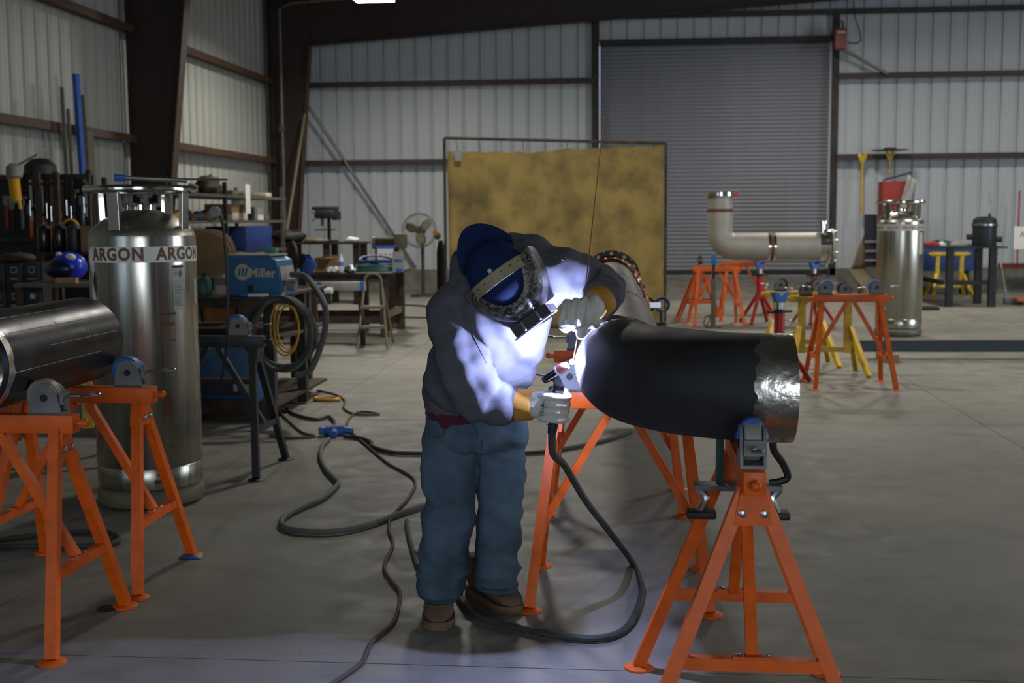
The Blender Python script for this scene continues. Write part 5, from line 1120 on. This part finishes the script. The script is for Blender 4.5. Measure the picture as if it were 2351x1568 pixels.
for i, (px_, Xs, r_, lb) in enumerate(((478, -5.9, .17, 'dusty brown machine casting on the top shelf'), (440, -6.0, .09, 'small dark casting on the top shelf'), (500, -6.24, .07, 'round brown fitting on the top shelf'))):
    p = onS(px_, 440, Xs); lump('casting', (Xs, p.y, 1.751), r_, (1, 1.5, .9), M['rust'], lb, 'casting', 11+i)
shelf_box(530, 1.73, (.4, 1.0, .07), M['tan_metal'], 'flat tan tray lying on the top shelf', 'tray'); shelf_box(600, 1.73, (.25, .3, .07), M['cream'], 'cream parts tray at the end of the top shelf', 'tray')
p = onS(563, 440, -5.6); boxthing('paper_sheet', (-5.564, p.y, 1.70), (.008, .22, .42), M['white'], 'white paper sheet hanging over the shelf edge', 'paper')
for i in range(6):
    p = onS(385+18*i, 500, -5.9); lump('shelf_part', (-5.9, p.y, 1.391), .07+.02*(i % 3), (1, 1.2, .8), [M['char'], M['yel_plastic'], M['steel_dark'], M['orange_plastic'], M['tarp'], M['steel_dark']][i], ['charcoal', 'yellow', 'dark', 'orange', 'blue', 'small dark'][i]+' machine part on the shelf behind the cylinder ring', 'part', 20+i)
# blue pole and bars leaning on the side wall
def wall_bar(name, px0, py0, px1, py1, w_, m, lb, cat, X=-6.47):
    def hit(a, b_): d = ray(a, b_); return CAM+d*(X/d.x)
    return tag(MB().bar(hit(px0, py0), V((X+.04, hit(px1, py1).y, .02)), w_, w_).build(name, m), lb, cat)
wall_bar('blue_pole', 174, 170, 192, 400, .06, M['tarp'], 'tall blue square pole leaning on the side wall', 'pole'); wall_bar('angle_bar', 184, 218, 200, 400, .06, M['rust'], 'brown angle bar leaning beside the blue pole', 'bar'); wall_bar('steel_bar', 142, 200, 148, 330, .035, M['grey_steel'], 'thin grey bar leaning on the side wall, tallest left of the blue pole', 'bar'); wall_bar('steel_bar', 156, 250, 160, 330, .035, M['grey_steel'], 'thin grey bar leaning on the side wall, shorter one beside the blue pole', 'bar')
wall_bar('wide_bar', 204, 302, 212, 420, .08, M['tan_metal'], 'wide dusty plank leaning behind the blue pole', 'plank')

# ---------------------------------------------------------------- tool rack, drawers and bench at the photo edge
t = thing('tool_rack', 'dark steel tool rack with hanging rail by the side wall', 'rack', A(60, 700, 11.3).xy.to_3d())
tr = V(t.location); x0r, x1r = A(-60, 500, 11.6).x-tr.x, A(205, 500, 11.6).x-tr.x
P('rail', MB().box(((x0r+x1r)/2, .3, 1.83), (x1r-x0r, .06, .05)), M['rust'], t); P('back_panel', MB().box(((x0r+x1r)/2, .42, 1.15), (x1r-x0r, .02, 1.4)), M['black'], t)
for x in (A(78, 500, 11.1).x-tr.x, A(98, 500, 10.9).x-tr.x, x0r, x1r): P('upright', MB().box((x, -.1 if x0r < x < x1r else .3, .93), (.05, .05, 1.86)), M['rust'], t)
P('shelf', MB().box(((x0r+x1r)/2, .25, 1.22), (x1r-x0r, .4, .03)), M['steel_dark'], t)
HANG = [(66, .5, 'zinc', 'bright'), (92, .6, 'zinc', 'silver'), (104, .55, 'steel_dark', 'dark'), (114, .6, 'grey_steel', 'grey'), (128, .65, 'zinc', 'blue-white'), (137, .7, 'grey_steel', 'dull'), (150, .5, 'steel_dark', 'black'), (160, .6, 'rust', 'brown'), (190, .45, 'zinc', 'shiny')]
for i, (px_, l_, m_, ad) in enumerate(HANG):
    c_ = A(px_, 450, 11.45); k = thing('bar_clamp', ad+' bar clamp on the tool rack rail, '+['first', 'second', 'third', 'fourth', 'fifth', 'sixth', 'seventh', 'eighth', 'ninth'][i]+' from the photo edge', 'clamp', (c_.x, 11.5, 1.80), 0, 'clamps hanging on the rack')
    l_ *= .8; P('bar', MB().box((0, 0, -l_/2), (.028, .015, l_)), M[m_], k); P('jaw', MB().box((.006, -.01, -.04), (.034, .05, .03)), M['steel_dark'], k); P('slide', MB().box((.006, -.01, -l_*.7), (.034, .05, .035)), M['steel_dark'], k); P('screw', MB().cyl((.0, -.03, -l_*.7-.07), (.0, -.03, -l_*.7+.08), .008, 8), M['zinc'], k)
gq = A(34, 430, 10.9); t = thing('yellow_grinder', 'yellow power tool hanging at the tool rack near the photo edge', 'power tool', gq); P('motor', MB().lathe([(.03, -.14), (.05, -.12), (.05, .06), (.055, .08), (.03, .1)], 18, T(rx=R(8))), M['yel_plastic'], t); P('gear_head', MB().lathe([(.06, .08), (.075, .1), (.07, .19), (.03, .22)], 18), M['castgrey'], t); P('handle', MB().tube([(.03, 0, -.1), (.045, 0, -.2)], .016, 8), M['yel_plastic'], t); P('hanger', MB().tube([(0, .05, .2), (0, .45, .32)], .01, 6), M['steel_dark'], t)
bo_ = A(45, 395, 11.2); o = MB().lathe([(0, 0), (.16, 0), (.15, .09), (.08, .15), (0, .16)], 24).build('black_bowl', M['black']); o.location = (bo_.x, 11.62, 1.856); tag(o, 'black dome resting on top of the tool rack', 'dome')
WR = [(8, 470, 'red', 'red'), (22, 480, 'steel_dark', 'black'), (44, 470, 'castgrey', 'grey'), (64, 490, 'orange_plastic', 'orange'), (163, 455, 'tarp', 'blue'), (183, 470, 'zinc', 'bright steel'), (200, 455, 'rust', 'rusty')]
for i, (px_, py_, m_, ad) in enumerate(WR):
    c_ = A(px_, py_, 11.6); k = thing('pipe_wrench', ad+'-handled pipe wrench hanging on the dark rack panel', 'wrench', (c_.x, 11.66, c_.z), 0, 'wrenches on the rack panel')
    P('handle', MB().box((0, 0, -.12), (.03, .018, .24), ch=.004), M[m_], k); P('jaw', MB().prism([(-.03, 0), (.02, 0), (.02, .05), (.05, .06), (.05, .085), (-.03, .09)], .024, T(rx=math.pi/2)), M['castgrey'], k); P('nail', MB().cyl((0, 0, .07), (0, .046, .07), .005, 6), M['zinc'], k)
# parts drawers
dq = A(38, 600, 10.4); t = thing('drawer_cabinet', 'black small-parts cabinet with labelled drawers at the photo edge', 'cabinet', (dq.x, 10.55, 0)); wD = .13
P('body', MB().box((-.02, 0, .52), (.50, .3, 1.02)), M['black'], t); P('stand', MB().box((-.02, 0, .01), (.5, .3, .02)), M['black'], t)
for r in range(4):
    for c in range(3):
        x = -.185+.165*c; z = .92-.235*r; dr = P('drawer', MB().box((x, -.155, z), (.15, .02, .215), ch=.004), M['char'], t)
        P('label_holder', MB().box((x, -.168, z+.05), (.055, .006, .055)), M['sheet_grey'], dr); P('label_card', MB().box((x, -.1718, z+.05), (.033, .003, .033)), M['white'] if (r, c) == (1, 2) else M['black'], dr); P('pull', MB().box((x, -.17, z-.03), (.075, .012, .014)), M['sheet_grey'], dr)
lump('parts_heap', (dq.x-.05, 10.5, 1.032), .1, (1.8, 1.1, .5), M['rust'], 'heap of rusty fittings on top of the parts cabinet', 'fittings', 31)
# bench with a blue helmet
hq = A(165, 620, 10.0); t = thing('work_bench', 'steel bench with a blue helmet on it at the side wall', 'bench', (A(150, 660, 9.9).x, 10.0, 0)); P('top', MB().box((.1, 0, .87), (.85, .7, .03)), M['grey_steel'], t); P('upper_shelf', MB().box((.1, .3, 1.12), (.85, .3, .02)), M['steel_dark'], t)
for x in (-.3, .5):
    for y in (-.32, .32): P('leg', MB().box((x, y, .43), (.04, .04, .855)), M['rust'], t)
for x in (-.3, .5): P('shelf_post', MB().box((x, .42, .998), (.03, .03, .226)), M['rust'], t)
t = thing('blue_helmet', 'blue welding helmet with white flashes lying on the steel bench', 'helmet', (hq.x, 9.95, .955), R(-20))
P('shell', MB().sphere((0, 0, .06), .165, 1, .8, .75, seg=24, ri=14), mat('helmet_blue', '#1a34b0', .3), t); P('visor', MB().sphere((-.03, -.05, .045), .155, 1.05, .75, .6, seg=20, ri=12), mat('helmet_dark', '#0a1030', .35), t)
for x, z, s_ in ((.08, .14, 1.2), (-.05, .165, .7), (-.13, .06, .6)): P('flash', MB().sphere((x, -.06, z), .045*s_, 1, .6, .6, seg=12, ri=8), M['white'], t)
boxthing('wood_offcut', (A(140, 632, 9.6).x, 9.70, .887+.022), (.17, .07, .044), M['wood'], 'pale wood offcut on the bench in front of the blue helmet', 'wood offcut', 0, .1)
for i, (px_, m_, lb) in enumerate(((106, 'gloss_black', 'glossy black canister on the bench shelf, nearest the rack post'), (141, 'gloss_black', 'glossy black canister on the bench shelf, middle one'), (176, 'char', 'charcoal canister on the bench shelf beside the carton'))):
    c_ = A(px_, 580, 10.3); o = MB().lathe([(0, 0), (.055, 0), (.06, .01), (.06, .2), (.05, .225), (.02, .235), (.02, .25), (0, .25)], 20).build('canister', M[m_]); o.location = (c_.x, 10.28, 1.131); tag(o, lb, 'canister', 'canisters on the bench shelf')
c_ = A(210, 560, 10.3); boxthing('small_carton', (c_.x, 10.3, 1.131+.11), (.12, .15, .22), M['card'], 'brown carton on the bench shelf beside the argon cylinder', 'box')
oq_ = A(118, 510, 11.62); boxthing('orange_box', (oq_.x, 11.62, 1.238+.08), (.14, .15, .16), M['orange_plastic'], 'orange box on the tool rack shelf', 'box', .004)
t = thing('tape_reel', 'yellow measuring tape reel on the tool rack shelf', 'tape reel', (A(150, 505, 11.3).x, 11.4, 1.236+.095)); P('rim', MB().tube([(.08*math.cos(2*math.pi*j/24), 0, .08*math.sin(2*math.pi*j/24)) for j in range(24)], .014, 8, closed=True), M['yel_plastic'], t); P('core', MB().cyl((0, -.012, 0), (0, .012, 0), .05, 18), M['black'], t)
lump('red_bottle', (A(165, 672, 9.9).x, 9.95, .55), .07, (1, 1, 1), M['red'], 'red rounded bottle under the steel bench', 'bottle', 40)
tag(MB().box((A(165, 672, 9.9).x, 9.95, .27), (.5, .42, .54)).build('storage_chest', M['black']), 'black chest under the steel bench', 'chest')
# torch wand and rods resting on the argon cylinder ring
t = thing('wire_wand', 'silver rods with blue grip laid across the argon cylinder ring', 'rod', (-2.391, 5.84, 1.59)); P('rod', MB().cyl((-.01, -.15, .012), (.25, -.04, -.0), .011, 10), M['zinc'], t); P('rod', MB().cyl((-.01, -.12, .01), (.42, .06, .006), .005, 8), M['zinc'], t); P('grip', MB().cyl((-.06, -.17, .014), (-.01, -.15, .012), .016, 10), M['tarp'], t)
t = thing('regulator', 'brass regulator with black hose at the back of the argon cylinder', 'regulator', (-2.09, 5.98, 1.42)); P('body', MB().sphere((0, 0, 0), .03, seg=12, ri=8), M['tan_metal'], t); P('stem', MB().cyl((-.14, 0, 0), (.05, 0, 0), .012, 10), M['tan_metal'], t); P('gauge', MB().cyl((.03, -.03, .02), (.03, -.015, .02), .028, 14), M['castgrey'], t)
P('hose', MB().tube(smooth_path([(.05, 0, 0), (.065, 0, -.08), (.075, .0, -.3), (.07, 0, -.55), (.03, .05, -.75), (-.02, .1, -.9)]), .008, 8), M['black'], t)

# ---------------------------------------------------------------- cables on the floor
def c4(x, y): return (440+x/4.237, 750+y/4.237)
cable([c4(920, 790), c4(1000, 850), c4(1200, 900), c4(1330, 875), c4(1390, 930), c4(1370, 985), c4(1310, 1020), c4(1330, 1045)], .012, M['cable'], 'power_cable', 'dark cable running from the cart to the blue connector')
cable([c4(1480, 1065), c4(1620, 1080), c4(1740, 1120), c4(1770, 1170), c4(1949, 1222), (950, 1041), (1080, 1042), (1215, 1040), (1310, 1028), (1400, 1008), (1450, 990)], .013, M['cable'], 'supply_cable', 'dark cable running behind the welder from the blue connector under the pipe')
cable([c4(1335, 1095), c4(1270, 1160), c4(1252, 1260), c4(1300, 1380), c4(1400, 1490), (775, 1112), (742, 1143), (690, 1166), (652, 1188), (648, 1206), (685, 1219), (770, 1220), (850, 1203), (920, 1178), (975, 1160)], .014, M['cable_grey'], 'grey_hose', 'grey hose curving over the open floor beside the welder')
cable([c4(1220, 620), c4(1400, 660), c4(1490, 720), c4(1480, 790), c4(1570, 845), c4(1700, 858), c4(1825, 850), c4(1700, 828), c4(1600, 838), c4(1530, 900), c4(1515, 970), c4(1580, 1050), c4(1720, 1170), (890, 1063), (950, 1100), (940, 1140), (900, 1185), (893, 1215), (902, 1250), (882, 1300), (900, 1335), (918, 1362), (905, 1425), (855, 1472), (830, 1520), (765, 1568), (700, 1610)], .0075, M['cord'], 'brown_cord', 'thin brown cord wandering along the floor to the photo edge')
cable([(640, 945), (690, 990), (722, 1001), (660, 1006), (620, 1000)], .008, M['cord'], 'thin_lead', 'thin dark lead looped on the floor by the cart')
cable([(960, 1300), (950, 1268), (938, 1225), (934, 1196)], .011, M['cable_grey'], 'hose_bundle', 'grey hose passing behind the boots of the welder')
cable([(-40, 1245), (60, 1232), (160, 1222), (240, 1222), (272, 1234), (262, 1246), (200, 1254), (100, 1254), (-40, 1256)], .012, M['cable'], 'black_hose', 'black hose looped on the floor under the orange stands')
cable([(930, 700), (975, 703), (1015, 714), (1100, 718)], .014, M['cable'], 'table_lead', 'dark lead on the floor between the welding table and the curtain')
cable([(930, 728), (980, 729), (1060, 727), (1300, 752)], .012, M['cable'], 'floor_lead', 'thin lead running along the floor below the curtain')
q_ = G(768, 1000); t = thing('cable_connector', 'bright blue cable connector lying on the open floor', 'connector', (q_.x, q_.y, 0), R(20)); P('body', MB().cyl((-.06, 0, .035), (.06, 0, .035), .033, 14), M['blue_wheel'], t); P('socket', MB().cyl((.0, 0, .03), (-.02, -.09, .022), .026, 12), M['blue_wheel'], t); P('sleeve', MB().cyl((.06, 0, .035), (.12, 0, .022), .024, 12), M['blue_wheel'], t); P('flap', MB().box((-.08, 0, .035), (.04, .06, .05), ch=.008), M['blue_wheel'], t)
q_ = G(750, 920); t = thing('yellow_strap', 'yellow and black strap lying on the floor by the cart', 'strap', (q_.x, q_.y, 0)); P('loop', MB().tube(smooth_path([(-.09, 0, .015), (0, .05, .015), (.09, .02, .015), (.08, -.04, .015), (-.05, -.05, .015)], 5, True), .014, 8, closed=True), M['yel_plastic'], t); P('buckle', MB().box((0, -.03, .015), (.12, .05, .025)), M['black'], t)
q_ = G(248, 1397); o = MB().lathe([(0, 0), (.04, 0), (.036, .004), (0, .005)], 18).build('floor_puck', M['black']); o.location = (q_.x, q_.y, .001); tag(o, 'small flat black disc on the floor by the orange stand foot', 'disc')
q_ = G(430, 1274); o = MB().rings([[V((.05*math.cos(a+i*.2)*(1-.2*i), .03*math.sin(a)*(1-.2*i), .004+.004*i)) for a in [2*math.pi*k/12 for k in range(12)]] for i in range(3)]).build('tape_scrap', M['tarp']); o.location = (q_.x+.03, q_.y-.045, 0); tag(o, 'crumpled blue tape scrap at the orange stand foot', 'tape scrap')
